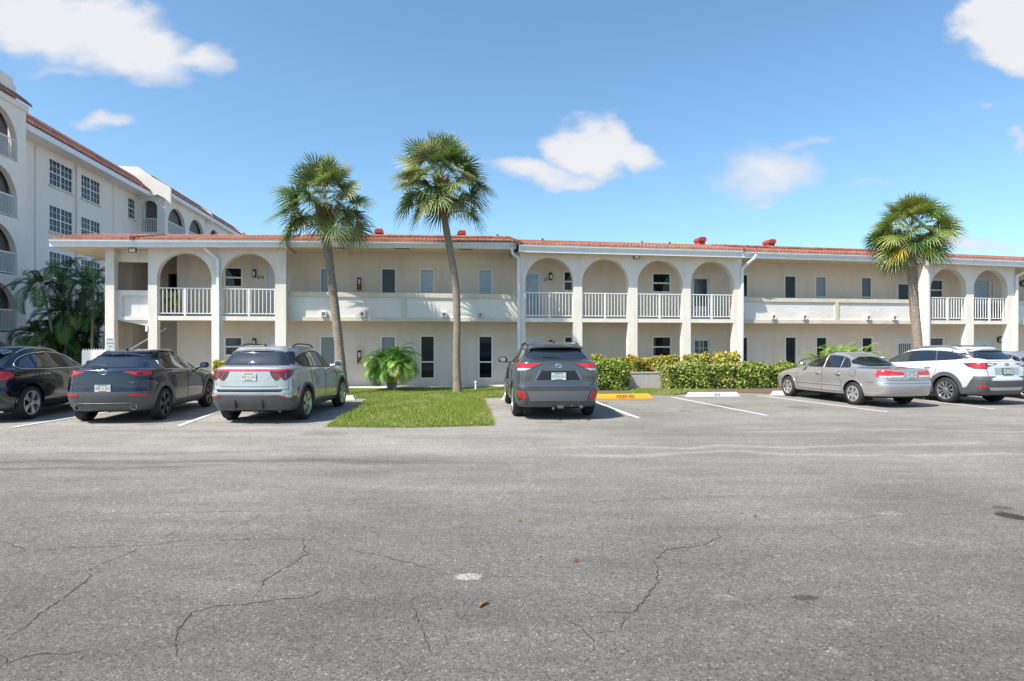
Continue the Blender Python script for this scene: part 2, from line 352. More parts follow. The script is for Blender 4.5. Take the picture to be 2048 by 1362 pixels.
        base = M('MULTIPLY', base, M('ADD', 1, M('MULTIPLY', k, g)))
    # aggregate: light and dark stones
    vo = N('ShaderNodeTexVoronoi'); vo.inputs['Scale'].default_value = 95; Lk(P, vo.inputs['Vector'])
    vs = N('ShaderNodeSeparateColor'); Lk(vo.outputs['Color'], vs.inputs[0])
    st = ramp(vs.outputs[0], 0, 1, .72, 1.28, False)
    hot = ramp(vs.outputs[1], .955, .98, 0, 1.0); st = M('ADD', st, hot)
    drk = ramp(vs.outputs[2], .90, .94, 0, .35); st = M('SUBTRACT', st, drk)
    vo2 = N('ShaderNodeTexVoronoi'); vo2.inputs['Scale'].default_value = 38; Lk(P, vo2.inputs['Vector'])
    vs2 = N('ShaderNodeSeparateColor'); Lk(vo2.outputs['Color'], vs2.inputs[0]); st = M('MULTIPLY', st, ramp(vs2.outputs[0], 0, 1, .88, 1.12, False))
    base = M('MULTIPLY', base, st)
    # fine crackle
    v3 = N('ShaderNodeTexVoronoi'); v3.feature = 'DISTANCE_TO_EDGE'; v3.inputs['Scale'].default_value = 3.3
    mp = N('ShaderNodeMapping'); Lk(P, mp.inputs[0])
    nn = N('ShaderNodeTexNoise'); nn.inputs['Scale'].default_value = 4; nn.inputs['Detail'].default_value = 5; Lk(P, nn.inputs['Vector'])
    va = N('ShaderNodeVectorMath'); va.operation = 'MULTIPLY_ADD'; Lk(nn.outputs['Color'], va.inputs[0]); va.inputs[1].default_value = (.35, .35, 0); Lk(mp.outputs[0], va.inputs[2]); Lk(va.outputs[0], v3.inputs['Vector'])
    ck = M('MULTIPLY', ramp(v3.outputs['Distance'], .010, .003), ramp(noise(.7, 3, .5, None, 21), .56, .68))
    base = M('MULTIPLY', base, M('SUBTRACT', 1, M('MULTIPLY', ck, .45)))
    cb = N('ShaderNodeCombineColor'); Lk(base, cb.inputs[0]); Lk(M('MULTIPLY', base, .945), cb.inputs[1]); Lk(M('MULTIPLY', base, .86), cb.inputs[2])
    Lk(cb.outputs[0], p.inputs['Base Color'])
    b = N('ShaderNodeBump'); b.inputs['Strength'].default_value = .55; b.inputs['Distance'].default_value = .006
    hgt = M('ADD', M('MULTIPLY', vo.outputs['Distance'], 1.2), M('MULTIPLY', noise(40, 4, .6), .9)); Lk(hgt, b.inputs['Height']); Lk(b.outputs[0], p.inputs['Normal'])
    return m
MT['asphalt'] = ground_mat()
MT['soil'] = mat('turf_soil', (.055, .085, .018), .95, col2=(.11, .12, .035), vscale=6, bump=.5, bscale=30)
MT['mulch'] = mat('mulch', (.10, .06, .04), .95, col2=(.18, .13, .09), vscale=25, bump=1, bscale=60)
MT['walk'] = mat('walkway_concrete', (.50, .49, .46), .9, var=.08, vscale=4, dirt=.2)
# ------------------------------------------------------------------ site frame: u along the facade, n into the building
TH = math.atan(.158); CT, ST = math.cos(TH), math.sin(TH); Y0 = 24.6
def rr_(px): return (px - CX) / F
def bx(px, d=0.0):
    Z = (Y0 * CT - d) / (CT - rr_(px) * ST); return Z * (rr_(px) * CT + ST) - Y0 * ST
def bz(px, py, d=0.0):
    Z = (Y0 * CT - d) / (CT - rr_(px) * ST); return EYE + (CY - py) / F * Z
def G(px, py):                                    # a ground point
    z = EYE * F / (py - CY); return ((px - CX) / F * z, z)
def L(x, y, z=0.0):                               # site frame -> world
    return Vector((x * CT - y * ST, Y0 + x * ST + y * CT, z))
def toL(X, Y):
    Y -= Y0; return (X * CT + Y * ST, -X * ST + Y * CT)

# ------------------------------------------------------------------ ground
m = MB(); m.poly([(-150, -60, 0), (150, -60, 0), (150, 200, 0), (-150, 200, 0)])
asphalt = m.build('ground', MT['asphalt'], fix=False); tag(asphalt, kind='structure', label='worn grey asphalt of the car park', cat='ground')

def crack(mb, pts, w=.006):
    w *= .66; P = []
    for a, b in zip(pts[:-1], pts[1:]):
        A = Vector(G(*a)).to_3d(); B = Vector(G(*b)).to_3d(); n = max(2, int((B - A).length / .035))
        for k in range(n): P.append(A.lerp(B, k / n))
    P.append(Vector(G(*pts[-1])).to_3d())
    off = 0; Q = []
    for i, p in enumerate(P):
        d = (P[min(i + 1, len(P) - 1)] - P[max(i - 1, 0)]).normalized(); n = Vector((-d.y, d.x, 0))
        off = off * .82 + random.uniform(-1, 1) * .015
        ww = w * (0.35 + abs(random.gauss(0, .6)) + .35) * min(1, (i + 1) / 6, (len(P) - i) / 6)
        Q.append((p + n * (off + ww / 2), p + n * (off - ww / 2)))
    for a, b in zip(Q[:-1], Q[1:]):
        if random.random() < .06: continue
        mb.quad((a[0].x, a[0].y, .003), (a[1].x, a[1].y, .003), (b[1].x, b[1].y, .003), (b[0].x, b[0].y, .003))
mb = MB()
for pts, w in (([(0, 1286), (60, 1240), (110, 1205), (170, 1165), (185, 1138), (290, 1092)], .008), ([(0, 1286), (16, 1326), (30, 1320), (110, 1306), (190, 1306)], .007),
               ([(0, 1342), (28, 1322)], .007), ([(0, 1122), (48, 1100), (0, 1082)], .007), ([(48, 1100), (170, 1095), (290, 1092), (380, 1078), (480, 1078), (610, 1076)], .006),
               ([(362, 1330), (345, 1290), (360, 1250), (378, 1225), (440, 1212), (520, 1205), (620, 1193), (650, 1178)], .008), ([(610, 1076), (615, 1108), (560, 1142), (530, 1165), (515, 1190)], .008),
               ([(378, 1225), (320, 1230), (260, 1245)], .005), ([(700, 1095), (750, 1108), (840, 1133), (890, 1140)], .006), ([(970, 1152), (1020, 1153), (1090, 1156)], .004),
               ([(825, 1195), (832, 1235), (845, 1280), (868, 1320)], .007), ([(1180, 1310), (1188, 1280), (1150, 1250), (1120, 1240)], .008), ([(1172, 1330), (1185, 1312)], .007),
               ([(1188, 1228), (1260, 1222), (1290, 1198), (1318, 1165), (1312, 1140), (1300, 1125), (1330, 1100), (1400, 1090), (1438, 1075), (1433, 1060)], .009),
               ([(1260, 1222), (1240, 1262), (1180, 1275)], .004), ([(0, 1038), (120, 1033), (260, 1028), (440, 1024), (620, 1020), (840, 1016)], .005), ([(1024, 1008), (1200, 1004), (1380, 996), (1500, 991)], .005),
               ([(1240, 942), (1600, 936), (1860, 930)], .005), ([(1655, 1050), (1690, 1043), (1760, 1030), (1830, 1032), (1950, 1026)], .005), ([(1655, 1050), (1665, 1070), (1740, 1110), (1800, 1118)], .003),
               ([(440, 1075), (470, 1055), (540, 1022)], .005), ([(1570, 1295), (1640, 1300), (1700, 1290)], .004), ([(640, 1080), (700, 1075), (760, 1060)], .004), ([(0, 868), (120, 866), (320, 862), (520, 863), (660, 860)], .012),
               ([(830, 1065), (900, 1058), (1010, 1048)], .004), ([(1120, 1095), (1160, 1082)], .004)):
    crack(mb, pts, w)
MT['crack'] = mat('crack_shadow', (.028, .027, .025), .95, var=.2)  # even dark grey of the asphalt cracks themselves
ck = mb.build('asphalt_crack', MT['crack'], asphalt, fix=False); ck['kind'] = 'stuff'

LZ = [.004]
def line(p0, p1, w, name, label, mtl=None, group='parking bay lines'):
    LZ[0] += .0012; zl = LZ[0]; A = Vector(G(*p0)); B = Vector(G(*p1)); d = (B - A).normalized(); n = Vector((-d.y, d.x)) * w / 2
    nseg = max(2, int((B - A).length / .12)); mb = MB(); prev = None
    for k in range(nseg + 1):
        p = A.lerp(B, k / nseg); j0 = random.uniform(-.006, .006); j1 = random.uniform(-.006, .006); q = (p + n * (1 + j0 * 8), p - n * (1 + j1 * 8))
        if prev: mb.quad((*prev[0], zl), (*prev[1], zl), (*q[1], zl), (*q[0], zl))
        prev = q
    o = mb.build(name, mtl or MT['whitep'], fix=False); return tag(o, label, 'road marking', group, kind='structure')
line((1190, 803), (1262, 832), .10, 'bay_line', 'white bay line on the right of the dark grey SUV')
line((1212, 812), (1277, 836), .10, 'bay_line', 'second stroke of the double white bay line beside the dark grey SUV')
line((1343, 794.5), (1535, 831.5), .11, 'bay_line', 'long white bay line across the empty bays')
line((1515, 791), (1776, 824.5), .11, 'bay_line', 'white bay line in front of the silver sedan')
line((1850, 802), (1990, 819), .11, 'bay_line', 'white bay line between the silver sedan and the white wagon')
line((358, 852.5), (452, 818), .11, 'bay_line', 'white bay line between the navy and silver SUVs')
line((22, 856), (330, 806), .11, 'bay_line', 'white bay line between the two dark SUVs at the left')
line((640, 796), (735, 797), .10, 'bay_line', 'white line at the grass edge beside the silver SUV')

def flat(name, pts, z, mtl, label, cat, kind='structure', h=None):
    mb = MB()
    if h: mb.prism([(p[0], p[1]) for p in pts], lambda p, t: (p[0], p[1], t), z - h, z)
    else: mb.poly([(p[0], p[1], z) for p in pts])
    o = mb.build(name, mtl, fix=bool(h)); tag(o, label, cat, kind=kind); return o
lp = lambda x, y: tuple(L(x, y))[:2]
flat('walkway', [lp(-19, -1.25), lp(24, -1.25), lp(24, .2), lp(-19, .2)], .06, MT['walk'], 'concrete walkway along the foot of the building', 'walkway', h=.1)
# lawn: a strip before the walkway and the island that reaches out between the bays
island = [G(655, 853.5), G(820, 855), G(984, 851), G(975, 822), G(964, 796)]
isl = [island[0], island[1], island[2], island[3], island[4], G(1012, 794.5), lp(bx(1012), -1.27), lp(bx(690), -1.27), G(688, 797), G(742, 797.5), G(700, 825)]
flat('lawn_soil', isl, .035, MT['soil'], 'soil of the grass island', 'soil', h=.05)
bed = [G(1180, 788.5), G(1306, 789), G(1345, 790.5), G(1400, 785), G(1590, 788), G(2060, 787), lp(20, -1.27), lp(bx(1170), -1.27)]
flat('planting_bed', bed, .03, MT['mulch'], 'mulch bed under the hedges', 'soil', h=.05)
flat('lawn_edge_soil', [lp(-30, -1.0), lp(-17.3, -1.0), lp(-17.3, 3), lp(-30, 3)], .03, MT['mulch'], 'soil under the palm clump at the left', 'soil', h=.04)

def in_poly(P, poly):
    x, y = P[:, 0], P[:, 1]; r = np.zeros(len(P), bool); n = len(poly)
    for i in range(n):
        x1, y1 = poly[i]; x2, y2 = poly[(i + 1) % n]
        c = ((y1 > y) != (y2 > y)) & (x < (x2 - x1) * (y - y1) / (y2 - y1 + 1e-12) + x1); r ^= c
    return r
def grass(name, poly, n, h, label, parent=None, dark=1.0):
    a = np.array(poly); lo, hi = a.min(0), a.max(0); P = np.random.rand(int(n * 1.8), 2) * (hi - lo) + lo; P = P[in_poly(P, poly)][:n]
    n = len(P); ang = np.random.rand(n) * 6.283; hh = h * (0.5 + np.random.rand(n) * .9); w = .007 + np.random.rand(n) * .007
    patch = .5 + .5 * np.sin(P[:, 0] * 2.3 + 1.3 * np.sin(P[:, 1] * 1.7)) * np.sin(P[:, 1] * 1.9 + np.sin(P[:, 0] * 3.1))
    hh = hh * (.75 + .5 * patch)
    V = np.zeros((n, 3, 3)); dx, dy = np.cos(ang) * w, np.sin(ang) * w
    V[:, 0, 0] = P[:, 0] - dx; V[:, 0, 1] = P[:, 1] - dy; V[:, 0, 2] = .03; V[:, 1, 0] = P[:, 0] + dx; V[:, 1, 1] = P[:, 1] + dy; V[:, 1, 2] = .03
    lean = np.random.rand(n) * .6 * hh; la = np.random.rand(n) * 6.283
    V[:, 2, 0] = P[:, 0] + np.cos(la) * lean; V[:, 2, 1] = P[:, 1] + np.sin(la) * lean; V[:, 2, 2] = .03 + hh
    t = np.random.rand(n, 1); c = np.array([.15, .24, .035]) * (1 - t) + np.array([.30, .37, .08]) * t
    dry = (np.random.rand(n, 1) < (.12 + .30 * (patch[:, None] < .25))); c = np.where(dry, np.array([[.48, .42, .20]]), c) * dark
    o = np_mesh(name, V, 3, MT['grass'], parent, np.repeat(c[:, None, :], 1, 1).reshape(n, 3)); tag(o, label, 'grass', kind='stuff'); return o
grass('lawn_grass', isl, 70000, .055, 'bright green lawn of the island between the parking bays')
def fringe(poly, n, h, parent):
    V = []; C = []; r = np.random.RandomState(4); m_ = len(poly)
    for _ in range(n):
        i = r.randint(0, 5) if r.rand() < .8 else r.randint(0, m_); i = min(i, 4); a, b = np.array(poly[i]), np.array(poly[(i + 1) % m_]) if i < 4 else np.array(poly[5])
        t = r.rand(); q = a + (b - a) * t; w_ = .5 + .5 * math.sin(t * 23 + i * 2) * math.sin(t * 57); q = q + r.normal(0, .022 + .03 * w_, 2); ang = r.rand() * 6.28; ww = .006; l = h * r.uniform(.4, 1.3); la = r.rand() * 6.28
        V += [(q[0] - math.cos(ang) * ww, q[1] - math.sin(ang) * ww, 0), (q[0] + math.cos(ang) * ww, q[1] + math.sin(ang) * ww, 0), (q[0] + math.cos(la) * l * .9, q[1] + math.sin(la) * l * .9, l * .7)]
        C.append(np.array([.22, .30, .06]) * r.uniform(.6, 1.2) if r.rand() < .75 else np.array([.45, .38, .18]))
    o = np_mesh('lawn_fringe', V, 3, MT['grass'], parent, np.array(C)); tag(o, 'ragged blades creeping over the edge of the lawn', 'grass', kind='stuff')
fringe(isl, 9000, .07, None)
grass('lawn_grass', [G(1262, 790), G(1345, 791.5), G(1372, 788), G(1420, 784), G(1425, 781), G(1262, 781)], 6000, .06, 'small grass strip beside the yellow wheel stop')

# ------------------------------------------------------------------ main two storey building
B = empty('apartment_building', L(0, 0), TH)
tag(B, 'two storey beige apartment building with arched walkways and red tile roof', 'building')
XL, XR = bx(210, 1.45), 26.0
XE = 13.0    # depth of the building
FL = 2.68    # upper floor level
def holes_wall(mb, x0, x1, z0, z1, y, holes, rev=.14, mi=0, rmi=0):
    xs = sorted({x0, x1, *[h[0] for h in holes], *[h[1] for h in holes]}); zs = sorted({z0, z1, *[h[2] for h in holes], *[h[3] for h in holes]})
    for a, b in zip(xs[:-1], xs[1:]):
        for c, d in zip(zs[:-1], zs[1:]):
            mx_, mz_ = (a + b) / 2, (c + d) / 2
            if any(h[0] < mx_ < h[1] and h[2] < mz_ < h[3] for h in holes): continue
            mb.quad((a, y, c), (b, y, c), (b, y, d), (a, y, d), mi)
    for (a, b, c, d) in holes:
        mb.quad((a, y, c), (a, y + rev, c), (a, y + rev, d), (a, y, d), rmi); mb.quad((b, y, c), (b, y, d), (b, y + rev, d), (b, y + rev, c), rmi)
        mb.quad((a, y, d), (a, y + rev, d), (b, y + rev, d), (b, y, d), rmi); mb.quad((a, y, c), (b, y, c), (b, y + rev, c), (a, y + rev, c), rmi)

def window(x0, x1, z0, z1, y, parent, glass='glass', rails=(), muntin=None, fw=.055, name='window', gl_low=None, normal=None):
    """frame mesh with pane child; x0..z1 outer frame; normal='x' builds it on a wall facing +x"""
    T = (lambda a, b, c: (a, b, c)) if normal is None else (lambda a, b, c: (-b, a, c))
    def bx3(mb, a0, a1, b0, b1, c0, c1):
        p, q = T(a0, b0, c0), T(a1, b1, c1); mb.box(p[0], q[0], p[1], q[1], p[2], q[2])
    f = MB(); ya, yb = y - .015, y + .10
    bx3(f, x0, x0 + fw, ya, yb, z0, z1); bx3(f, x1 - fw, x1, ya, yb, z0, z1); bx3(f, x0 + fw, x1 - fw, ya, yb, z1 - fw, z1); bx3(f, x0 + fw, x1 - fw, ya, yb, z0, z0 + fw)
    for r in rails:
        zz = z0 + (z1 - z0) * r; bx3(f, x0 + fw, x1 - fw, ya + .012, yb - .01, zz - fw * .5, zz + fw * .5)
    if muntin:
        nx, nz = muntin
        for k in range(1, nx):
            xx = x0 + (x1 - x0) * k / nx; w = .012 if not (nx > 3 and k == nx // 2) else fw * .8; bx3(f, xx - w, xx + w, y + .02, y + .048, z0 + fw, z1 - fw)
        for k in range(1, nz):
            zz = z0 + (z1 - z0) * k / nz; w = .012 if k != nz // 2 else .028; bx3(f, x0 + fw, x1 - fw, y + .022, y + .046, zz - w, zz + w)
    o = f.build(name, MT['frame'], parent)
    g = MB(); bx3(g, x0 + fw * .5, x1 - fw * .5, y + .055, y + .075, z0 + fw * .5, z1 - fw * .5); pn = g.build('pane', MT[glass], o)
    if glass == 'blind':
        s = MB(); k = z0 + .1
        while k < z1 - .08: bx3(s, x0 + fw, x1 - fw, y + .047, y + .054, k, k + .035); k += .075
        s.build('blind_slats', MT['blindslat'], o)
    return o
MT['blindslat'] = mat('blind_slat', (.42, .52, .60), .5, var=.1)
def door(x0, x1, z0, z1, y, parent, glass=(.12, .88, .25, .93), lites=None, gm='glass2', handle=.12):
    f = MB(); fw = .06
    f.box(x0, x0 + fw, y - .02, y + .1, z0, z1); f.box(x1 - fw, x1, y - .02, y + .1, z0, z1); f.box(x0 + fw, x1 - fw, y - .02, y + .1, z1 - fw, z1)
    w, h = x1 - x0, z1 - z0; a, b = x0 + w * glass[0], x0 + w * glass[1]; c, d = z0 + h * glass[2], z0 + h * glass[3]
    for q in ((x0 + fw, a, z0, z1 - fw), (b, x1 - fw, z0, z1 - fw), (a, b, z0, c), (a, b, d, z1 - fw)): f.box(q[0], q[1], y + .02, y + .07, q[2], q[3])
    if lites:
        for k in range(1, lites[0]): xx = a + (b - a) * k / lites[0]; f.box(xx - .013, xx + .013, y + .025, y + .045, c, d)
        for k in range(1, lites[1]): zz = c + (d - c) * k / lites[1]; f.box(a, b, y + .027, y + .043, zz - .013, zz + .013)
    o = f.build('door', MT['doorp'], parent); g = MB(); g.box(a - .01, b + .01, y + .048, y + .06, c - .01, d + .01); g.build('pane', MT[gm], o)
    hm = MB(); hx = x0 + w * handle; hm.lathe([(0, -.06), (.028, -.055), (.03, -.03), (.012, -.02), (.012, .03)], 'y', (hx, y + .01, z0 + .98), 10); hm.build('handle', MT['chrome'], o)
    return o

UT, LT = 4.72, 2.04
W2 = []
def U(px0, px1, ty, by): W2.append((bx(px0), bx(px1), bz((px0 + px1) / 2, by), bz((px0 + px1) / 2, ty)))
wins = []   # (px0, px1, top, bottom, kind)
# upper floor
wins += [(447.5, 485.5, 533.5, 575, 'sash'), (639.6, 670.5, 535.5, 592, 'plain_b2'), (761.7, 792.5, 536, 592, 'plain_g'), (839, 868.5, 537.5, 592, 'blind'), (956.5, 985.2, 538.3, 592, 'blind')]
wins += [(1126.7, 1161, 541.7, 583, 'sashb'), (1304, 1342.3, 545.3, 585.5, 'sash'), (1468, 1497, 547.9, 595, 'plain_g2'), (1568.6, 1593.6, 550.6, 598, 'plain_g2'), (1630.6, 1654, 552.3, 600, 'rail_b2'), (1722, 1744.7, 554, 600, 'rail_g2'), (1854, 1887.7, 558.6, 600, 'sash')]
# ground floor
wins += [(447.5, 485.5, 673, 712, 'sashc'), (639.5, 671, 672, 757, 'plain_gr'), (761, 792, 671.7, 757, 'plain_gr'), (840, 870, 670.7, 758, 'rail_d'), (956.5, 985.7, 671.2, 758, 'rail_d'), (1127.7, 1162, 672, 712, 'sashb'),
         (1304, 1343.6, 672, 714, 'sashb'), (1468, 1497, 673, 757, 'rail_g'), (1570, 1594, 672.8, 757, 'rail_g'), (1632, 1655.5, 673.5, 757, 'rail_g'), (1723.5, 1746.7, 674, 757, 'rail_g'), (1855, 1889.5, 674.3, 714, 'sashc')]
doors = [(531, 579, 534, FL, 'r'), (1043, 1086, 540.5, FL, 'blue'), (1382.5, 1421.5, 546.6, FL, 'curt'), (1790.5, 1830, 556.8, FL, 'half'),
         (531.5, 579.5, 672, .06, 'small'), (1043, 1086.5, 671.8, .06, 'small'), (1382.7, 1422.3, 672.4, .06, 'nine'), (1790.5, 1830, 674.6, .06, 'half2'), (1946.5, 1988, 575, FL, 'blue'), (1946.5, 1988, 676, .06, 'small')]
holes = []; wl = []
for w in wins:
    xm = (w[0] + w[1]) / 2; r = (bx(w[0]), bx(w[1]), bz(xm, w[3]), bz(xm, w[2])); holes.append(r); wl.append((r, w[4]))
dl = []
for d in doors:
    xm = (d[0] + d[1]) / 2; r = (bx(d[0]), bx(d[1]), d[3], bz(xm, d[2]) if d[2] != 575 else FL + 2.06); holes.append(r); dl.append((r, d[4]))
XP = bx(354)               # corner where the passage to the stair begins
XS = bx(300)
mb = MB(); zt = 5.45
holes_wall(mb, XP, XR, 0, zt, 0, holes)
mb.quad((XP, 0, 0), (XP, 0, zt), (XP, 1.3, zt), (XP, 1.3, 0))            # side of passage
px0 = XS - .6
ph = [(bx(334) - .45, bx(352) - .15, FL + .2, FL + 1.75)]
holes_wall(mb, px0, XP, 0, zt, 1.3, ph, rev=.2)                         # end of passage with a window opening
mb.quad((px0, 0.0, 0), (px0, 1.3, 0), (px0, 1.3, zt), (px0, 0.0, zt))
mb.quad((XL, 0.0, 0), (px0, 0.0, 0), (px0, 0.0, zt), (XL, 0.0, zt))        # back wall of the stair bay
mb.quad((XL, -1.3, 0), (XL, XE, 0), (XL, XE, zt), (XL, -1.3, zt)); mb.quad((XR, 0, 0), (XR, XE, 0), (XR, XE, zt), (XR, 0, zt)); mb.quad((XL, XE, 0), (XR, XE, 0), (XR, XE, zt), (XL, XE, zt))
wall = mb.build('wall', MT['backwall'], B, fix=False)
# ceilings/floor slabs inside the walkway
GK = {'glass': 'glass'}
for (r, k) in wl:
    a = dict(sash=('glass', (.48,)), sashb=('glass', (.48,)), sashc=('glass2', (.48,)), plain_b2=('blind2', ()), plain_g=('glass', ()), blind=('blind', ()), plain_g2=('glass', ()),
             rail_b2=('blind2', (.12,)), rail_g2=('glass2', (.12,)), plain_gr=('blind2', (.35,)), rail_d=('glass', (.39,)), rail_g=('glass', (.30,)))[k]
    window(r[0], r[1], r[2], r[3], .02, B, a[0], a[1], fw=.05 if 'sash' not in k else .06)
for (r, k) in dl:
    g = dict(r=((.55, .80, .25, .9), None, 'glass2'), blue=((.1, .78, .1, .92), None, 'blind'), curt=((.16, .84, .3, .88), None, 'glass2'), half=((.2, .92, .40, .86), None, 'glass'),
             small=((.35, .65, .74, .82), (2, 1), 'glass'), nine=((.2, .85, .42, .90), (3, 3), 'glass2'), half2=((.22, .82, .5, .85), (6, 1), 'glass2'))[k]
    door(r[0], r[1], r[2], r[3], .02, B, g[0], g[1], g[2])

# sections: (px0, px1, gutter top y at left, at right, gutter height, d of gutter front)
SEC = [(97, 263, 477.7, 479.0, .235, 2.0), (263, 571, 479.2, 480.2, .235, 2.0), (572, 1034, 480.3, 485.3, .23, 1.58), (1038, 1487, 488.4, 500.6, .27, 2.0), (1488, 1866, 502.3, 513.8, .25, 1.58), (1868, 2330, 513.4, 533, .25, 2.0)]
prof = []
for (a, b, ya, yb, h, d) in SEC: prof.append((bx(a, d), bx(b, d), bz(a, ya, d), bz(b, yb, d), h, d))
def gz(x):
    for q in prof:
        if q[0] - .3 <= x <= q[1] + .1: t = (x - q[0]) / (q[1] - q[0]); return q[2] + (q[3] - q[2]) * t
    return prof[-1][3]
# gutter + fascia, one per section
for (x0, x1, z0, z1, h, d) in prof:
    g = MB(); n = 6
    outl = [(-d, 0), (-d + .015, -.012), (-d + .012, -.05), (-d + .055, -h * .52), (-d + .085, -h * .62), (-d + .085, -h), (-d + .115, -h), (-d + .115, -.02), (-d + .02, 0.0)]
    v0 = [(x0, p[0], z0 + p[1]) for p in outl]; v1 = [(x1, p[0], z1 + p[1]) for p in outl]; k = len(outl); b0 = len(g.v); g.v += v0 + v1
    g.f.append(tuple(b0 + i for i in range(k))); g.m.append(0); g.f.append(tuple(b0 + k + i for i in reversed(range(k)))); g.m.append(0)
    for i in range(k): j = (i + 1) % k; g.f.append((b0 + i, b0 + k + i, b0 + k + j, b0 + j)); g.m.append(0)
    g.build('gutter', MT['gutter'], B)
# soffit
mb = MB()
for (x0, x1, z0, z1, h, d) in prof:
    mb.quad((x0, -d + .1, z0 - h + .02), (x1, -d + .1, z1 - h + .02), (x1, .0, z1 - h + .02), (x0, .0, z0 - h + .02))
mb.quad((prof[0][0], 0, prof[0][2] - .21), (XL, 0, prof[0][2] - .21), (XL, XE, prof[0][2] - .21), (prof[0][0], XE, prof[0][2] - .21))
mb.build('soffit', MT['ceil'], B, fix=False)
# side fascia at the left end
mb = MB(); x0, z0 = prof[0][0], prof[0][2]; mb.box(x0 - .05, x0 + .02, -1.86, XE + .3, z0 - .23, z0 - .01); mb.build('gutter', MT['gutter'], B)

# tiled roof strip, wave across + stepped courses, with flat roof behind
RD, RH = 2.75, .55
def tiles(name, x0, x1, zf, y0, depth, rise, parent, pitch=.15, course=.36, amp=.030, axis='x', hipL=0.0, lift=.0):
    nx = int((x1 - x0) / pitch * 8); rows = int(depth / course); V = []; Fc = []
    xs = np.linspace(x0, x1, nx + 1); wave = np.abs(np.cos(np.pi * (xs - x0) / pitch)) ** .7 * amp * 2
    rnd = np.random.RandomState(3); tilt = rnd.normal(0, .004, (rows + 1, int((x1 - x0) / pitch) + 3))
    tid = np.minimum(((xs - x0) / pitch + .5).astype(int), tilt.shape[1] - 1)
    ring = []
    for r in range(rows):
        for e, (t, up) in enumerate(((r / rows, .030), ((r + .98) / rows, 0.0))):
            zz = np.array([zf(x) for x in xs]) + rise * t + up + wave + tilt[r][tid] + lift
            yy = y0 + depth * t
            ring.append(np.stack([xs, np.full_like(xs, yy), zz], 1))
    low = ring[0].copy(); low[:, 2] = np.array([zf(x) for x in xs]) - .005 + lift; ring.insert(0, low)
    V = np.concatenate(ring); n = nx + 1
    for r in range(len(ring) - 1):
        a = np.arange(nx) + r * n; Fc.append(np.stack([a, a + 1, a + 1 + n, a + n], 1))
    Fc = np.concatenate(Fc)
    if axis == 'y': V = np.stack([-V[:, 1], V[:, 0], V[:, 2]], 1)
    me = bpy.data.meshes.new(name); me.from_pydata(V.tolist(), [], Fc.tolist()); me.materials.append(MT['tile']); me.shade_smooth(); me.set_sharp_from_angle(angle=R(50))
    o = bpy.data.objects.new(name, me); COL.objects.link(o); o.parent = parent; return o
for i, (x0, x1, z0, z1, h, d) in enumerate(prof):
    f = lambda x, q=(x0, x1, z0, z1): q[2] + (q[3] - q[2]) * (x - q[0]) / (q[1] - q[0])
    tiles('tile_roof', x0 + (.12 if i == 0 else -.01), x1 + (.0 if i < 5 else 0), f, -d + .03, RD, RH, B)
# end cap tiles of the raised sections
for i in (1, 2, 3, 4, 5):
    mb = MB()
    x0, x1, z0, z1, h, d = prof[i]; w = .07 if i != 5 else .16
    pts = [(x0, -d - .02 + t * RD, z0 + .05 + RH * t) for t in np.linspace(0, 1, 8)]; mb.tube(pts, w, 8)
    for t in np.linspace(.02, .95, 8): mb.lathe([(w + .015, -.03), (w + .02, 0), (w + .012, .03)], 'y', (x0, -d + t * RD, z0 + .05 + RH * t), 10)
    mb.build('ridge_cap', MT['tile'], B, smooth=True)
mb = MB()
xe0, ze0 = prof[0][0], prof[0][2]
mb.tube([(xe0 + .12, -1.85 + t * RD, ze0 + .05 + RH * t) for t in (0, .5, 1)], .09, 8)
mb.build('ridge_cap', MT['tile'], B, smooth=True)
mb = MB()
for (x0, x1, z0, z1, h, d) in prof:          # flat roof deck behind the tiles
    mb.slopebox(x0, x1 + (.03 if x1 < 24 else 0), -d + RD - .06, XE, 5.1, z0 + RH + .02, 5.1, z1 + RH + .02)
mb.build('flat_roof', MT['conc'], B)
mb = MB(); x = xe0 + .3   # mortar/ridge row tiles
while x < prof[-1][1]:
    z = gz(x) + RH + .055; mb.tube([(x, -1.85 + RD, z), (x + .34, -1.85 + RD, gz(x + .34) + RH + .065)], [.07, .06], 7); x += .33
mb.build('ridge_cap', MT['tile'], B, smooth=True)

# arcades: wall panels with round arches on slim piers
def arcade(x0, x1, opens, zt0, zt1, d=1.45, th=.27, piers=None, name='arcade'):
    """opens: (xa, xb, apex z). One mesh: piers to the ground, arches above, floor edge beam between."""
    mb = MB(); ya, yb = -d, -d + th
    top = lambda x: zt0 + (zt1 - zt0) * (x - x0) / (x1 - x0)
    edges = [x0] + [e for o in opens for e in o[:2]] + [x1]
    for i in range(0, len(edges), 2):
        a, b = edges[i], edges[i + 1]
        mb.slopebox(a, b, ya, yb, 0, top(a), 0, top(b))
    for (a, b, ap) in opens:
        xc, hw = (a + b) / 2, (b - a) / 2; zs = ap - hw * 1.0; n = 28
        arc = [(xc - hw * math.cos(math.pi * k / n), zs + hw * math.sin(math.pi * k / n)) for k in range(n + 1)]
        for p, q in zip(arc[:-1], arc[1:]):
            mb.quad((p[0], ya, p[1]), (q[0], ya, q[1]), (q[0], ya, top(q[0])), (p[0], ya, top(p[0])))
            mb.quad((p[0], yb, p[1]), (p[0], yb, top(p[0])), (q[0], yb, top(q[0])), (q[0], yb, q[1]))
            mb.quad((p[0], ya, p[1]), (p[0], yb, p[1]), (q[0], yb, q[1]), (q[0], ya, q[1]))
        mb.box(a, b, ya + .012, yb, FL - .15, FL - .003)
    o = mb.build(name, MT['stucco'], B)
    return o
